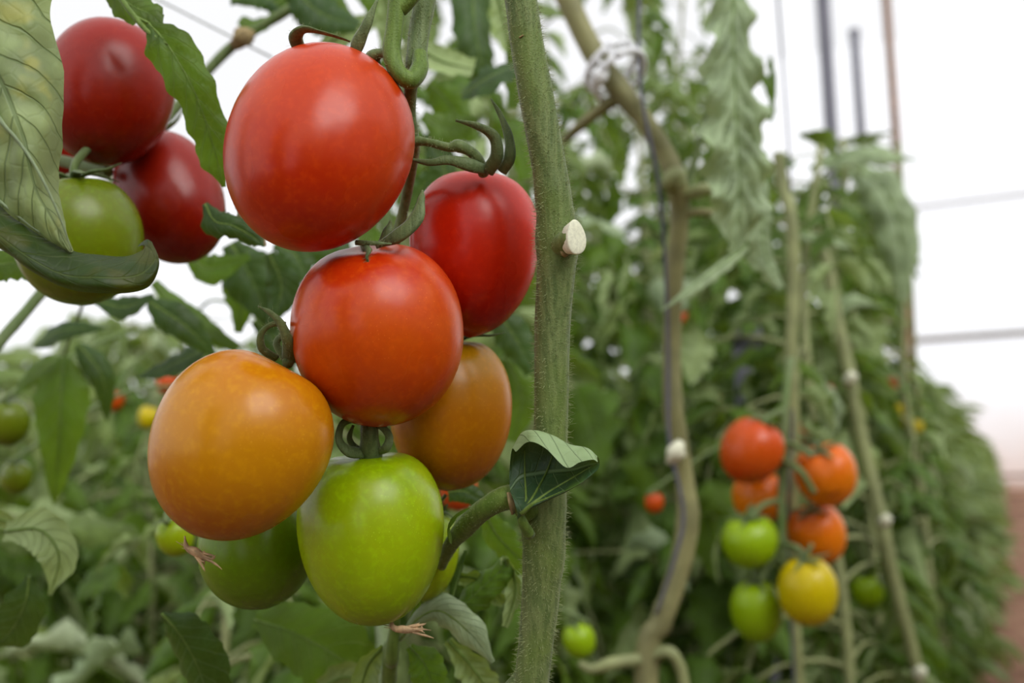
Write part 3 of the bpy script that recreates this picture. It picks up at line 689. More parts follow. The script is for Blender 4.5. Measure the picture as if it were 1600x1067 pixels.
# broken side shoot (petiole) going down left from the node
pp = [P(832, 800, .362), P(800, 777, .360), P(760, 793, .364), (P(728, 822, .380)), P(704, 852, .396), P(690, 885, .410)]; rd = [22 * k0, 19 * k0, 17 * k0, 17 * k0, 13 * k0, 8 * k0]
mb = MB(); tube(mb, pp, rd, 18, 40, lump=.06); sh = mb.obj('side_shoot', M['petiole'], hero); hairs(pp, rd, 500, .0004, .0012, sh, 5)
mb = MB(); tube(mb, [P(795, 770, .3545), P(799, 785, .353), P(802, 802, .354)], [5 * k0, 8 * k0, 5 * k0], 10, 8, .5, lump=.5); mb.obj('torn_scar', M['scar'], sh)
mb = MB(); pp = [P(706, 850, .372), P(700, 826, .366), P(712, 806, .364), P(736, 792, .362)]; strip(mb, pp, 15 * k0, CV(-.4, .7, .6), 14, 6, .9, .3, .1, 3, .1, .1); mb.obj('leaf', M['leaf_bright'], sh)
# small curled leaf at the node
rows = [
    [(806, 706, .350), (800, 702, .352), (796, 735, .356), (797, 765, .352), (803, 782, .348), (808, 800, .347), (808, 812, .349)],
    [(826, 690, .345), (815, 676, .351), (812, 710, .357), (813, 745, .355), (818, 778, .349), (817, 796, .345), (815, 806, .347)],
    [(852, 700, .340), (838, 672, .349), (838, 705, .357), (838, 740, .356), (838, 770, .349), (836, 788, .343), (832, 794, .346)],
    [(884, 730, .336), (866, 681, .347), (868, 705, .356), (868, 736, .355), (866, 762, .348), (864, 776, .342), (860, 780, .346)],
    [(906, 722, .337), (890, 694, .345), (895, 708, .352), (896, 734, .352), (893, 752, .346), (890, 764, .341), (886, 768, .345)],
    [(926, 718, .339), (918, 700, .343), (922, 710, .347), (922, 726, .347), (918, 740, .343), (914, 750, .341), (910, 752, .344)],
    [(934, 722, .341), (933, 713, .342), (936, 717, .343), (937, 724, .343), (935, 732, .342), (931, 737, .342), (927, 738, .343)]]
mb = MB(); gridsurf(mb, rows, 40, 44, .0009, seed=4); lf = mb.obj('leaf', M['leaf_shoot'], hero); lf['label'] = 'small cupped leaf folded over the stem'
for pth, rr_ in (([(.16, .93), (.3, .8), (.5, .68), (.75, .58), (.92, .5)], [5, 3.5, 2, .8]), ([(.16, .9), (.28, .72), (.42, .5), (.5, .3)], [4, 3, 2, .8]), ([(.13, .9), (.2, .7), (.22, .5), (.22, .3)], [3.5, 2.5, 2, .8]), ([(.3, .8), (.45, .8), (.6, .78)], [2.5, 1.6, .6])):
    mb = MB(); tube(mb, [gpt(rows, *p) for p in pth], [x * k0 * .8 for x in rr_], 6, 16); mb.obj('vein', M['petiole'], lf)
mb = MB(); tube(mb, [P(828, 836, .3555), P(818, 818, .352), P(812, 800, .3515)], [9 * k0, 8 * k0, 5 * k0], 10, 8); mb.obj('leaf_stalk', M['petiole'], hero)

# truss: main stalk with its hook, down to the fruits
tp_ = [P(672, -60, .362), P(664, 0, .361), P(655, 50, .360), (P(650, 95, .358)), P(644, 122, .360), P(640, 170, .370), P(643, 210, .376), P(646, 240, .386), P(630, 330, .405), P(600, 450, .405), P(578, 600, .402), P(577, 668, .385)]
tr_ = [17, 17, 16.5, 16, 11, 10, 12, 10, 9, 9, 9, 12]
mb = MB(); tube(mb, tp_, [x * k0 for x in tr_], 16, 90, lump=.05); truss = mb.obj('truss_stalk', M['stalk'], hero); hairs(tp_[:8], [x * k0 for x in tr_[:8]], 700, .0008, .0026, truss, 8)
hk = [P(622, -60, .352), P(620, 0, .351), P(616, 45, .350), P(612, 82, .349), P(622, 113, .347), P(642, 125, .348), P(655, 108, .352), P(656, 85, .356)]
hr = [12, 13, 13, 14, 13, 13.5, 13.5, 12]
mb = MB(); tube(mb, hk, [x * k0 for x in hr], 16, 60); ho = mb.obj('hooked_stalk', M['petiole'], truss); hairs(hk, [x * k0 for x in hr], 300, .0004, .0012, ho, 9)
mb = MB(); tube(mb, [P(664, 0, .361), P(672, -60, .362), P(700, -140, .362), P(760, -190, .362), P(800, -170, .362)], [16 * k0, 17 * k0, 15 * k0, 16 * k0, 18 * k0], 12, 30); mb.obj('stalk_base', M['stalk'], truss)
mb = MB(); tube(mb, [P(620, 0, .351), P(622, -60, .352), P(650, -110, .356), P(700, -140, .362)], [12 * k0, 12 * k0, 11 * k0, 11 * k0], 12, 24); mb.obj('branch', M['petiole'], truss)
mb = MB(); tube(mb, [P(626, 15, .351), P(640, 2, .350), P(664, -30, .349)], [11 * k0, 10 * k0, 10 * k0], 12, 10); mb.obj('branch', M['petiole'], truss)
pd = [P(612, 86, .350), P(596, 83, .352), P(582, 90, .355), P(572, 102, .362)]
mb = MB(); tube(mb, pd, [9 * k0, 7 * k0, 11 * k0, 9 * k0], 12, 18, lump=.1); pe = mb.obj('pedicel', M['stalk'], truss); hairs(pd, 9 * k0, 80, .0005, .0014, pe, 12)
pd = [P(645, 220, .376), P(668, 222, .374), P(700, 230, .372), P(716, 228, .372), P(734, 236, .373), P(748, 250, .376), P(756, 272, .382)]
mb = MB(); tube(mb, pd, [9 * k0, 6.5 * k0, 7 * k0, 10.5 * k0, 8.5 * k0, 9 * k0, 9 * k0], 12, 40, lump=.06); pe = mb.obj('pedicel', M['stalk'], truss); hairs(pd, 8 * k0, 220, .0005, .0016, pe, 13)
pd = [P(577, 652, .368), P(577, 680, .365), P(579, 712, .370)]
mb = MB(); tube(mb, pd, [13 * k0, 14 * k0, 19 * k0], 14, 18, lump=.08); pe = mb.obj('pedicel', M['sepal'], truss); hairs(pd, 14 * k0, 120, .0004, .001, pe, 14)
pd = [P(590, 400, .398), P(570, 385, .372), P(575, 392, .355)]
mb = MB(); tube(mb, pd, [8 * k0, 7 * k0, 7 * k0], 10, 14); mb.obj('pedicel', M['stalk'], truss)
pd = [P(585, 560, .405), P(500, 520, .39), P(455, 540, .372), P(450, 568, .360)]
mb = MB(); tube(mb, pd, [8 * k0, 7 * k0, 9 * k0, 9 * k0], 10, 18); mb.obj('pedicel', M['stalk'], truss)

# ------------------------------------------------------------------ the plant at the left with the near pale leaf
lp = P(-260, 533, .50); lroot = empty('tomato_plant', (lp.x, lp.y, 0)); tag(lroot, 'tomato plant at the left edge bearing the large veined pale leaf', 'plant')
lst = [Vector((lp.x, lp.y, -.03)), Vector((lp.x + .01, lp.y, .4)), Vector((lp.x, lp.y, .75)), Vector((lp.x + .02, lp.y, 1.0)), Vector((lp.x, lp.y, 1.3))]
mb = MB(); tube(mb, lst, [.008, .0065, .0065, .006, .004], 12, 40); mb.obj('stem', M['stem'], lroot)
rows = [
    [(92, -60, .330), (40, -70, .326), (-40, -60, .324), (-110, -20, .326), (-150, 40, .330)],
    [(78, 20, .332), (36, 30, .326), (-30, 60, .322), (-80, 100, .325), (-110, 140, .330)],
    [(98, 110, .333), (56, 120, .325), (8, 140, .321), (-40, 180, .324), (-70, 220, .330)],
    [(99, 205, .334), (72, 205, .326), (38, 215, .321), (2, 240, .323), (-30, 280, .330)],
    [(90, 280, .333), (74, 285, .327), (56, 295, .322), (34, 310, .323), (10, 330, .328)],
    [(100, 330, .331), (94, 336, .328), (84, 345, .324), (68, 350, .324), (48, 358, .327)],
    [(113, 392, .328), (112, 393, .327), (110, 394, .326), (107, 393, .326), (104, 392, .327)]]
mb = MB(); gridsurf(mb, rows, 60, 40, .0022, nve=9, ridge=.0009, seed=2); lf = mb.obj('leaf', M['leaf_under'], lroot); lf['label'] = 'large pale veined leaf underside'
mb = MB(); tube(mb, [P(-60, 80, .3225), P(-8, 175, .3205), P(30, 222, .3205), P(61, 270, .3205), P(92, 335, .3225), P(112, 392, .3255)], [.0011, .0008, .0006, .0005, .0004, .0002], 8, 30); mb.obj('vein', M['leaf_pale'], lf)
rows = [
    [(-60, 270, .330), (-70, 300, .325), (-80, 330, .322), (-70, 350, .324)],
    [(0, 318, .330), (-4, 350, .323), (-2, 380, .321), (6, 392, .326)],
    [(50, 352, .330), (44, 385, .322), (46, 415, .320), (56, 428, .325)],
    [(110, 390, .329), (98, 415, .322), (98, 440, .320), (108, 452, .325)],
    [(155, 398, .330), (150, 420, .323), (150, 445, .320), (156, 458, .325)],
    [(196, 400, .331), (194, 420, .325), (196, 446, .322), (204, 457, .326)],
    [(222, 391, .333), (224, 410, .328), (230, 436, .324), (236, 444, .328)],
    [(226, 382, .336), (236, 392, .332), (246, 408, .328), (249, 412, .331)],
    [(214, 386, .340), (219, 380, .340), (230, 374, .338), (238, 378, .338)]]
mb = MB(); gridsurf(mb, rows, 60, 16, .0016, nve=12, seed=6); lf = mb.obj('leaf', M['leaf_strip'], lroot); lf['label'] = 'green rolled leaf edge, darkened as if shaded, with a curled tip'
mb = MB(); tube(mb, [P(-30, 290, .3275), P(50, 354, .3265), P(110, 392, .3265)], [.0006, .0005, .0003], 6, 12); mb.obj('leaf_margin', M['leaf_pale'], lf)

def PL(root, pts, hw, face=(0, 0, 1), mat='leaf', curl=.6, fold=.15, ruf=.08, pucker=.12, serr=.05, twist=0, nu=28, nv=12, seed=0, stalk=None, label=None, lobes=6, asym=1.0, rfreq=4, nve=8):
    d = pts[len(pts) // 2][2]; k = d / F; mb = MB(); q = [P(*p) for p in pts]
    strip(mb, q, ([x * k for x in hw] if isinstance(hw, (list, tuple)) else hw * k), CV(*face), nu, nv, curl, fold, ruf, rfreq, pucker, serr, lobes, seed, twist, not isinstance(hw, (list, tuple)), nve, asym)
    if stalk:
        tube(mb, [P(*p) for p in stalk] , [3.4 * k, 2.6 * k, 2.2 * k], 7, 14, mi=1)
    tube(mb, [x - CV(*face).normalized() * .0003 for x in q], [2.6 * k, 1.8 * k, .5 * k], 6, 20, mi=1)
    o = mb.obj('leaf', [M[mat], M['petiole']], root)
    if label: o['label'] = label
    return o
# upper-left leaf that hangs between the two clusters
PL(lroot, [(232, 36, .402), (262, 70, .402), (298, 130, .404), (322, 190, .408), (338, 245, .412), (350, 292, .416)], [8, 34, 36, 30, 30, 26, 3], (.2, .1, 1), 'leaf_bright', .7, .25, .12, .22, .1, .2, 44, 14, 5, stalk=[(180, -20, .405), (205, 20, .404), (232, 36, .402)], lobes=5)
PL(lroot, [(165, -30, .41), (200, 5, .41), (235, 22, .41), (255, 40, .41)], [12, 28, 22, 3], (-.1, .5, 1), 'leaf', .6, .1, .1, .15, .1, 0, seed=6)
PL(lroot, [(320, 318, .44), (335, 345, .437), (362, 352, .436), (398, 372, .44), (412, 385, .44)], [6, 26, 20, 14, 2], (-.3, .6, .6), 'leaf_dark', 1.2, .3, .1, .1, .1, .2, seed=7)
PL(lroot, [(372, 300, .445), (380, 330, .445), (398, 352, .445), (415, 385, .445)], [5, 12, 14, 3], (.5, .1, .7), 'leaf_dry', 1.6, .3, .3, .2, .3, .5, seed=8)
PL(lroot, [(-40, 425, .47), (10, 412, .47), (50, 418, .47), (84, 440, .47)], [20, 28, 22, 3], (0, .4, 1), 'leaf_bright', .5, .1, .1, .12, .1, seed=9)
mb = MB(); pts = [P(180, -15, .405), P(205, 20, .403), P(232, 50, .402), P(262, 70, .402)]; tube(mb, pts, [4.6 * k0, 5 * k0, 4.6 * k0, 2 * k0], 10, 16); mb.obj('petiole', M['petiole'], lroot)
for pth, r_, m_ in (([(-260, 700, .50), (-60, 590, .56), (20, 510, .6), (75, 445, .62), (130, 380, .62), (150, 340, .6)], 11, 'stalk'),
                    ([(150, 340, .62), (180, 280, .64), (270, 175, .66), (330, 105, .66), (378, 60, .66), (450, 15, .66), (520, -40, .66)], 11, 'stalk'),
                    ([(-260, 300, .52), (-60, 200, .50), (60, 240, .49), (140, 262, .475), (170, 268, .47)], 9, 'stalk')):
    mb = MB(); tube(mb, [P(*p) for p in pth], r_ * .5 / F, 10, 40, lump=.1); mb.obj('stalk', M[m_], lroot)
mb = MB(); tube(mb, [P(366, 70, .655), P(378, 60, .65), P(392, 52, .655)], [.0035, .0060, .004], 10, 12, lump=.5); mb.obj('knot', M['scar'], lroot)
for a, b, nm in (((258, 5, .655), (425, 90, .66), 'thin wire crossing the pale sky at upper left'),):
    mb = MB(); A = P(*a); B = P(*b); tube(mb, [A + (A - B) * .5, (A + B) / 2, B], .0007, 6, 10); o = mb.obj('trellis_wire', M['wire'], None); tag(o, nm, 'wire')
# leaves of the left plant around the lower left
for a in (
    ([(100, 555, .68), (96, 620, .67), (92, 700, .67), (84, 790, .68)], 46, (.3, 0, 1), 'leaf_bright', .7, .2, .1, .15, 11, [(150, 420, .62), (120, 500, .66), (100, 555, .68)]),
    ([(52, 540, .66), (100, 516, .65), (166, 512, .65)], 22, (0, .5, .8), 'leaf_dark', .5, .1, .08, .1, 12, None),
    ([(120, 535, .68), (160, 590, .68), (168, 660, .69)], 24, (.5, 0, .8), 'leaf_dark', .8, .2, .1, .1, 13, None),
    ([(95, 560, .69), (50, 585, .70), (20, 620, .7)], 24, (-.2, .3, .9), 'leaf', .8, .2, .1, .1, 14, None),
    ([(8, 830, .50), (62, 828, .495), (92, 868, .492), (78, 930, .495)], [16, 34, 32, 3], (-.2, -.4, -1), 'leaf', .5, .1, .06, .10, 15, [(-120, 800, .5), (-50, 815, .5), (8, 830, .50)]),
    ([(46, 900, .50), (40, 940, .50), (18, 985, .505), (-10, 1010, .51)], [6, 32, 34, 6], (.1, 0, 1), 'leaf_dark', .3, .1, .05, .1, 16, None),
    ([(-60, 800, .52), (0, 812, .515), (45, 822, .51)], [14, 20, 4], (.2, .4, -1), 'leaf', .4, .1, .05, .1, 17, None),
    ([(252, 958, .455), (280, 990, .455), (308, 1040, .457), (330, 1110, .46)], [6, 40, 48, 40], (-.25, .1, 1), 'leaf_dark', .9, -.1, .06, .12, 18, None),
    ([(398, 968, .52), (450, 985, .515), (520, 1020, .512), (590, 1075, .515)], [12, 46, 60, 30], (.1, .3, 1), 'leaf_bright', .5, .3, .06, .1, 19, None),
    ([(500, 1075, .50), (545, 1058, .50), (600, 1090, .50)], [16, 30, 20], (0, .3, -1), 'leaf', .6, .2, .1, .1, 20, None),
    ([(230, 470, .60), (290, 510, .60), (340, 560, .61)], 30, (0, .4, .9), 'leaf_dark', .6, .2, .1, .1, 21, None),
    ([(330, 540, .62), (270, 570, .62), (215, 590, .62)], 28, (0, .6, .6), 'leaf_dark', .6, .2, .1, .1, 22, None),
    ([(360, 380, .62), (390, 430, .62), (430, 520, .62)], [16, 44, 10], (.2, .1, 1), 'leaf_dark', .5, .2, .1, .1, 23, None),
    ([(420, 395, .60), (440, 450, .60), (420, 510, .60)], [10, 34, 6], (-.4, .1, 1), 'leaf_dark', .7, .2, .1, .1, 24, None),
    ([(290, 395, .60), (330, 420, .60), (390, 400, .60)], [8, 26, 6], (0, .3, 1), 'leaf_bright', .5, .2, .1, .1, 25, None),
    ([(150, 470, .58), (195, 480, .58), (240, 462, .58)], [8, 22, 6], (0, .5, .8), 'leaf_dark', .5, .2, .1, .1, 26, None),
):
    PL(lroot, a[0], a[1], a[2], a[3], a[4], a[5], a[6], a[7], seed=a[8], stalk=a[9])
mroot = empty('tomato_plant', P(560, 533, .62).xy.to_3d()); tag(mroot, 'curly-leaved shoot under and behind the bright green tomato', 'plant')
b0 = P(560, 533, .62); mb = MB(); tube(mb, [Vector((b0.x, b0.y, -.03)), Vector((b0.x, b0.y, .35)), P(606, 1100, .45), P(612, 1030, .43), P(618, 965, .425)], [.006, .006, .0035, .0032, .002], 10, 40, lump=.15); mb.obj('stem', M['petiole'], mroot)
b1 = [P(606, 1100, .45), P(600, 900, .56), P(640, 600, .64), P(600, 300, .66), P(640, 100, .66), P(640, -150, .68)]
mb = MB(); tube(mb, b1, [.004, .004, .004, .004, .0035, .003], 10, 40, lump=.15); mb.obj('stem', M['stalk'], mroot)
for a in (
    ([(625, 1000, .425), (655, 965, .42), (690, 955, .418), (735, 990, .418), (770, 1035, .42)], [4, 14, 30, 28, 5], (.2, .5, .8), 'leaf_pale', 1.1, .1, .12, .2, 31),
    ([(640, 985, .43), (660, 940, .43), (668, 905, .435)], [5, 15, 5], (.8, 0, .5), 'leaf_bright', 1.4, .2, .1, .15, 32),
    ([(700, 955, .43), (716, 900, .43), (728, 860, .43)], [5, 10, 4], (.6, 0, .7), 'leaf_dark', 1.5, .2, .1, .1, 33),
    ([(690, 980, .44), (740, 930, .44), (795, 880, .44)], [8, 30, 24], (-.3, .4, .9), 'leaf', 1.5, .2, .25, .2, 34),
    ([(790, 870, .44), (806, 920, .44), (790, 980, .44)], [10, 18, 8], (.6, .1, -.8), 'leaf', 1.2, .2, .2, .2, 35),
    ([(700, 900, .45), (745, 905, .45), (790, 940, .45)], [8, 26, 14], (0, .5, -.8), 'leaf', 1.2, .2, .2, .2, 36),
    ([(600, 1010, .44), (575, 1040, .44), (560, 1090, .44)], [8, 22, 20], (-.4, 0, -1), 'leaf', 1.1, .2, .15, .2, 37),
    ([(640, 1010, .43), (665, 1040, .43), (680, 1090, .43)], [8, 32, 30], (.2, .1, 1), 'leaf_bright', 1.1, .2, .15, .2, 38),
    ([(700, 1000, .45), (740, 1045, .45), (770, 1090, .45)], [10, 30, 30], (.3, .1, -1), 'leaf', .8, .2, .15, .2, 39),
    ([(700, 770, .46), (725, 768, .46), (752, 782, .46)], [14, 18, 12], (0, .3, 1), 'leaf_dark', .6, .2, .1, .1, 40),
    ([(755, 795, .47), (780, 840, .47), (830, 890, .47)], [10, 26, 20], (-.4, .2, 1), 'leaf_bright', .8, .2, .1, .1, 41),
    ([(770, 480, .60), (800, 520, .60), (835, 580, .60)], [10, 30, 16], (0, .3, 1), 'leaf_dark', .7, .2, .1, .1, 42),
    ([(790, 560, .62), (815, 620, .62), (800, 690, .62)], [10, 34, 10], (.2, .1, 1), 'leaf', .7, .2, .1, .1, 43),
    ([(480, 330, .66), (520, 400, .66), (500, 470, .66)], [10, 34, 10], (.2, .1, 1), 'leaf_dark', .7, .2, .1, .1, 44),
    # top centre
    ([(738, -30, .70), (742, 40, .69), (752, 100, .69), (762, 140, .70)], [40, 36, 34, 8], (.5, 0, .9), 'leaf_dark', 1.0, .2, .1, .2, 51),
    ([(775, -20, .72), (790, 40, .72), (800, 90, .72)], [20, 32, 10], (-.3, .2, -1), 'leaf', .9, .2, .15, .2, 52),
    ([(650, 72, .64), (690, 96, .63), (740, 108, .63)], [18, 26, 18], (0, -.4, -1), 'leaf', .6, .1, .1, .1, 53),
    ([(722, 150, .60), (765, 120, .59), (812, 100, .60)], [14, 38, 16], (0, .6, .8), 'leaf_dark', .5, .2, .1, .1, 54),
    ([(420, 20, .66), (450, -5, .66), (500, 0, .66), (545, 30, .66)], [14, 40, 36, 12], (0, .3, 1), 'leaf_bright', .5, .2, .1, .1, 55),
    ([(500, 80, .66), (540, 50, .66), (590, 30, .66)], [10, 26, 12], (0, -.3, -1), 'leaf', .6, .2, .1, .1, 56),
    ([(560, -20, .70), (600, 10, .70), (640, 60, .70)], [16, 30, 12], (0, .3, 1), 'leaf_bright', .6, .2, .1, .1, 57),
    ([(660, 180, .62), (700, 200, .62), (745, 190, .62)], [10, 30, 12], (0, .3, 1), 'leaf', .6, .2, .1, .1, 58),
    ([(690, 240, .66), (720, 290, .66), (700, 350, .66)], [10, 24, 12], (.3, 0, -1), 'leaf', .6, .2, .1, .1, 59),
    ([(640, 330, .60), (655, 300, .60), (675, 270, .60)], [10, 22, 12], (.3, 0, 1), 'leaf_dark', .6, .2, .1, .1, 60),
    ([(790, 190, .62), (812, 230, .62), (822, 280, .62)], [10, 22, 12], (.3, 0, 1), 'leaf_bright', .6, .2, .1, .1, 61),
    ([(350, 400, .64), (376, 450, .64), (372, 520, .64)], [10, 36, 8], (-.3, .1, 1), 'leaf_bright', .7, .2, .1, .15, 63),
    ([(430, 380, .63), (462, 400, .63), (480, 440, .63)], [10, 30, 10], (.2, .3, 1), 'leaf_dark', .7, .2, .1, .15, 64),
    ([(240, 440, .66), (300, 500, .66), (372, 545, .66)], [8, 24, 10], (.1, .5, .8), 'leaf', .9, .2, .1, .15, 65),
    ([(400, 500, .66), (440, 550, .66), (420, 600, .66)], [10, 30, 10], (.2, .3, 1), 'leaf_dark', .7, .2, .1, .15, 66),
    ([(455, -20, .64), (500, 20, .64), (560, 40, .64)], [20, 36, 14], (0, .4, 1), 'leaf_dark', .8, .2, .1, .15, 67),
    ([(360, 0, .66), (410, -6, .66), (450, 20, .66)], [10, 24, 8], (0, .4, 1), 'leaf_dark', .8, .2, .1, .15, 68),
    ([(600, -20, .68), (612, 40, .68), (600, 90, .68)], [14, 26, 8], (.4, 0, -1), 'leaf', .8, .2, .1, .15, 69),
    ([(700, 300, .62), (690, 250, .62), (664, 210, .62)], [10, 26, 8], (.3, 0, 1), 'leaf_dark', .8, .2, .1, .15, 70),
    ([(670, 130, .66), (700, 160, .66), (740, 220, .66)], [12, 30, 10], (-.3, .2, 1), 'leaf_bright', .8, .2, .1, .15, 75),
    ([(800, 60, .66), (810, 110, .66), (800, 170, .66)], [12, 30, 10], (-.5, .2, 1), 'leaf', .8, .2, .1, .15, 76),
    ([(375, 30, .66), (400, 40, .66), (440, 20, .66)], [10, 16, 8], (.1, .5, 1), 'leaf', .6, .2, .1, .1, 62),
):
    PL(mroot, a[0], a[1], a[2], a[3], a[4], a[5], a[6], a[7], seed=a[8])

# ------------------------------------------------------------------ second plant: olive stem with the white clip, long drooping leaf
s2 = [(850, -80, .80), (880, -15, .80), (925, 78, .80), (968, 140, .80), (1008, 190, .80), (1040, 240, .80), (1056, 285, .80), (1062, 335, .81), (1054, 430, .82), (1050, 540, .83), (1052, 640, .83), (1068, 740, .84), (1074, 820, .84), (1058, 900, .84), (1034, 970, .84), (1010, 1060, .84)]
r2 = [17, 17, 17, 17, 15, 15, 17, 15, 14, 14, 16, 15, 19, 17, 18, 20]
p2 = [P(*p) for p in s2]; k2 = .82 / F
root2 = empty('tomato_plant', (p2[-1].x, p2[-1].y, 0)); tag(root2, 'tomato plant with curved olive stem held by a white clip', 'plant')
mb = MB(); tube(mb, p2 + [Vector((p2[-1].x, p2[-1].y, .3)), Vector((p2[-1].x, p2[-1].y, -.03))], [x * k2 for x in r2] + [.009, .010], 14, 110, lump=.1); mb.obj('stem', M['stem_brown'], root2)
for pth, rr_, mt in (
    ([(1056, 300, .80), (1046, 284, .79), (1058, 274, .785), (1066, 292, .785)], [9, 14, 13, 8], 'stem_far'),
    ([(1070, 305, .80), (1096, 296, .795), (1112, 296, .795)], [9, 10, 9], 'stem_far'),
    ([(1062, 345, .81), (1082, 332, .805), (1118, 334, .80), (1180, 360, .80)], [8, 7, 6, 5], 'stem_brown'),
    ([(968, 150, .80), (920, 185, .82), (880, 220, .85)], [10, 9, 7], 'stem_brown'),
    ([(1012, 1028, .84), (960, 1035, .83), (925, 1045, .83), (905, 1036, .83)], [10, 10, 8, 6], 'stem_far'),
    ([(1012, 1028, .84), (1045, 1018, .83), (1064, 1045, .83), (1072, 1085, .83)], [10, 10, 9, 8], 'stem_far'),
    ([(1074, 830, .84), (1082, 845, .835)], [12, 9], 'stem_far')):
    mb = MB(); tube(mb, [P(*p) for p in pth], [x * k2 for x in rr_], 10, 16, lump=.15); mb.obj('shoot', M[mt], root2)
mb = MB(); tube(mb, [P(1050, 720, .826), P(1056, 705, .815), P(1062, 694, .82)], [10 * k2, 15 * k2, 9 * k2], 10, 10, lump=.3); o = mb.obj('cut_shoot', M['cut'], root2); o['label'] = 'pale pinkish cut side shoot'
PL(root2, [(1148, -60, .74), (1145, 30, .73), (1148, 120, .72), (1152, 220, .715), (1156, 310, .715), (1148, 395, .72)], [26, 38, 48, 54, 50, 12], (.35, .05, 1), 'leaf_pale', 1.2, .45, .45, .45, .12, .3, 100, 20, 71, rfreq=6, nve=11, lobes=9)
PL(root2, [(1168, 384, .72), (1120, 420, .715), (1080, 450, .71), (1034, 484, .71)], [8, 15, 13, 2], (0, .7, .7), 'leaf_pale', 1.5, .3, .1, .3, .1, .3, 30, 10, 72, nve=10)
PL(root2, [(1180, 230, .80), (1190, 320, .79), (1196, 400, .79), (1222, 450, .79)], [20, 30, 26, 10], (.6, .05, .8), 'leaf_pale', 1.2, .2, .2, .5, .12, .3, 50, 12, 73, rfreq=5, nve=12)
PL(root2, [(1205, 90, .85), (1210, 130, .85), (1205, 190, .85)], [10, 12, 6], (.8, .05, .5), 'leaf', 1.2, .2, .2, .3, .12, .3, 20, 8, 74)
mb = MB(); tube(mb, [P(1062, 335, .81), P(1100, 200, .80), P(1135, 60, .76), P(1148, -60, .74)], [6 * k2, 5 * k2, 4 * k2, 4 * k2], 8, 20); mb.obj('petiole', M['stalk'], root2)
# white clip ring: two arcs with cross bars
clip = empty('plant_clip', P(965, 110, .79)); tag(clip, 'white plastic ring clip holding the curved olive stem', 'clip')
def arc(dz, r, th, a0, a1, name):
    c = P(962, 112, .80); ax_ = ((p2[4] - p2[2]).normalized() + CV(0, 0, .55)).normalized(); e1 = CV(0, 0, 1); e1 = (e1 - ax_ * e1.dot(ax_)).normalized(); e2 = ax_.cross(e1)
    pts = [c + ax_ * dz + (e1 * math.cos(a) + e2 * math.sin(a)) * r for a in [a0 + (a1 - a0) * q / 14 for q in range(15)]]
    mb = MB(); tube(mb, pts, th, 8, 42); mb.obj(name, M['plastic'], clip); return pts
pa = arc(-.0060, .0235, .0028, 0, 6.2, 'ring'); pb = arc(.0060, .0235, .0028, 0, 6.2, 'ring')
for q in range(0, 15, 1):
    mb = MB(); tube(mb, [pa[q], pb[q]], .0014, 6, 2); mb.obj('crossbar', M['plastic'], clip)
mb = MB(); tube(mb, [P(930, 132, .785), P(938, 118, .782), P(945, 108, .785)], [.005, .007, .005], 10, 8, .6); mb.obj('hinge', M['plastic'], clip)
mb = MB(); tube(mb, [P(1000, -40, .80), P(998, 80, .79), P(1006, 170, .785), P(1028, 280, .785), P(1040, 420, .80), P(1044, 560, .815), P(1046, 690, .815), P(1068, 800, .82), P(1052, 880, .82), P(1025, 960, .83)], .0016, 8, 60); o = mb.obj('support_string', M['string'], None); tag(o, 'dark grey string wound along the curved olive stem', 'string')
mb = MB(); a_ = P(1190, 560, 1.05); tube(mb, [P(1208, -100, 1.05), P(1236, 300, 1.06), P(1240, 600, 1.06), P(1232, 900, 1.05), Vector((a_.x + .02, a_.y, .25))], .0012, 6, 40); o = mb.obj('support_string', M['string'], None); tag(o, 'thin string running down through the small blurred cluster', 'string')

# third plant carrying the small cluster
s3 = [(1216, 238, 1.07), (1222, 280, 1.07), (1236, 340, 1.06), (1240, 440, 1.06), (1236, 560, 1.06), (1240, 700, 1.07), (1236, 860, 1.08), (1244, 1000, 1.08), (1250, 1100, 1.08)]
p3 = [P(*p) for p in s3]; k3 = 1.07 / F; root3 = empty('tomato_plant', (p3[-1].x, p3[-1].y, 0)); tag(root3, 'tomato plant bearing the small blurred cluster at right', 'plant')
mb = MB(); tube(mb, p3 + [Vector((p3[-1].x, p3[-1].y, .25)), Vector((p3[-1].x, p3[-1].y, -.03))], [9 * k3, 10 * k3, 10 * k3, 9 * k3, 9 * k3, 8 * k3], 10, 70, lump=.1); mb.obj('stem', M['stem_far'], root3)
for pth, r_ in (([(1236, 560, 1.03), (1226, 640, 1.0), (1222, 740, .99), (1220, 860, .985), (1225, 890, .985)], 6), ([(1226, 640, 1.0), (1200, 652, .985), (1186, 668, .98)], 4.5), ([(1222, 690, 1.0), (1250, 700, .98), (1268, 712, .975)], 4.5),
                ([(1222, 720, .99), (1250, 735, .965), (1272, 770, .965)], 4.5), ([(1221, 780, .99), (1190, 790, .975), (1172, 812, .97)], 4.5), ([(1221, 850, .985), (1245, 856, .965), (1260, 875, .96)], 4.5), ([(1221, 860, .985), (1200, 885, .985), (1188, 908, .985)], 4.5)):
    mb = MB(); tube(mb, [P(*p) for p in pth], r_ * k3, 8, 16, lump=.15); mb.obj('truss_stalk', M['stalk'], root3)
s4 = [(1290, 400, 1.30), (1308, 500, 1.29), (1328, 590, 1.28), (1345, 680, 1.27), (1364, 760, 1.26), (1382, 840, 1.25), (1400, 920, 1.25), (1424, 1010, 1.25), (1440, 1100, 1.25)]
p4 = [P(*p) for p in s4]; k4 = 1.27 / F; root4 = empty('tomato_plant', (p4[-1].x, p4[-1].y, 0)); tag(root4, 'tomato plant with long slanting stem right of the small cluster', 'plant')
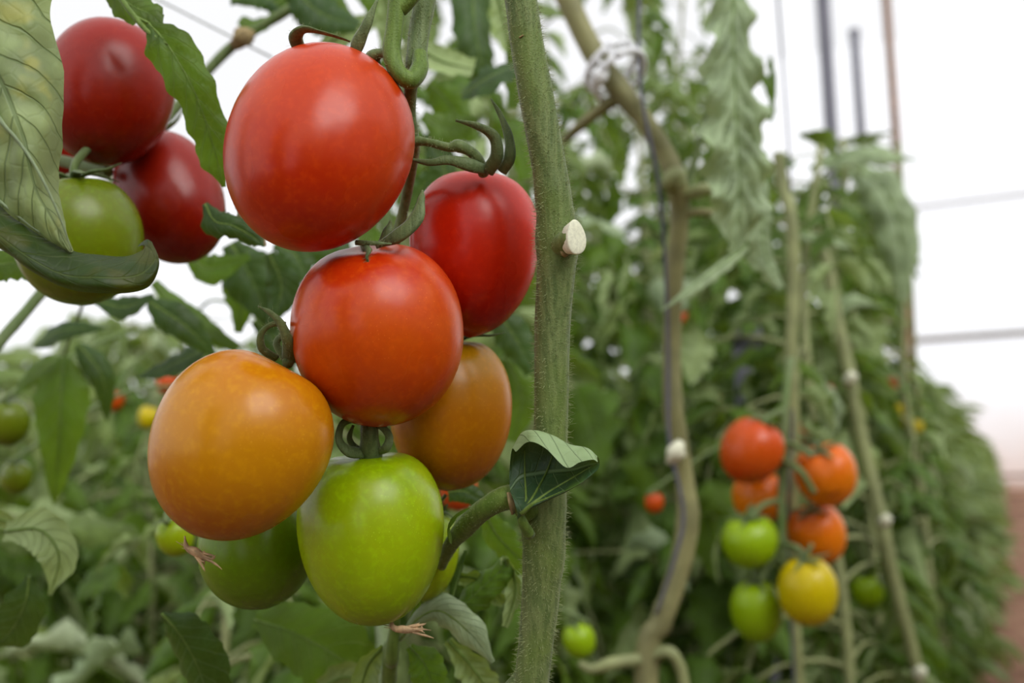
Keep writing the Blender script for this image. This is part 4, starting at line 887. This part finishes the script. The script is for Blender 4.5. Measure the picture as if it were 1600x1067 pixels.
mb = MB(); tube(mb, [p4[0] + Vector((-.01, .01, .06))] + p4 + [Vector((p4[-1].x, p4[-1].y, .25)), Vector((p4[-1].x, p4[-1].y, -.03))], [7 * k4, 11 * k4, 11 * k4, 10 * k4, 10 * k4], 10, 70, lump=.15); mb.obj('stem', M['stem_far'], root4)
for x, y in ((1328, 592), (1382, 815), (1436, 1052)):
    mb = MB(); tube(mb, [P(x - 4, y + 6, 1.262), P(x, y, 1.245), P(x + 6, y - 8, 1.24)], [8 * k4, 10 * k4, 8 * k4], 8, 8, lump=.3); mb.obj('cut_shoot', M['cut'], root4)
for a in (
    ([(1265, 262, 1.5), (1310, 245, 1.48), (1370, 240, 1.47), (1434, 250, 1.47)], [8, 20, 22, 2], (0, .7, .7), 'leaf_pale', 1.2, .3, .15, .3, 81),
    ([(1330, 260, 1.6), (1375, 290, 1.58), (1405, 360, 1.57), (1412, 470, 1.57)], [14, 40, 36, 10], (.2, .2, 1), 'leaf_pale', 1.0, .2, .2, .4, 82),
    ([(1225, 360, 1.25), (1290, 374, 1.24), (1362, 392, 1.24)], [8, 14, 2], (0, .6, .6), 'leaf_pale', 1.6, .3, .1, .3, 83),
    ([(1240, 330, 1.3), (1280, 340, 1.3), (1330, 330, 1.3)], [8, 16, 2], (0, .6, .6), 'leaf', 1.2, .3, .1, .3, 84),
    ([(1300, 225, 1.7), (1350, 215, 1.7), (1400, 205, 1.7)], [6, 12, 2], (0, .6, -.6), 'leaf', 1.2, .3, .1, .3, 85),
    ([(1180, 95, 1.1), (1200, 130, 1.1), (1212, 180, 1.1)], [6, 12, 2], (.5, .6, .6), 'leaf', 1.2, .3, .1, .3, 86),
    ([(1250, 210, 1.3), (1290, 215, 1.3), (1310, 250, 1.3)], [6, 22, 2], (.2, .6, -.6), 'leaf', 1.2, .3, .1, .3, 87),
    ([(1280, 590, 1.2), (1300, 640, 1.2), (1290, 700, 1.2)], [10, 24, 6], (.3, 0, 1), 'leaf_pale', 1.4, .3, .2, .4, 88),
    ([(1300, 500, 1.3), (1330, 470, 1.3), (1380, 480, 1.3)], [8, 18, 2], (0, .6, .6), 'leaf_pale', 1.6, .3, .1, .3, 89),
):
    PL(root4, a[0], a[1], a[2], a[3], a[4], a[5], a[6], a[7], seed=a[8], twist=.4)
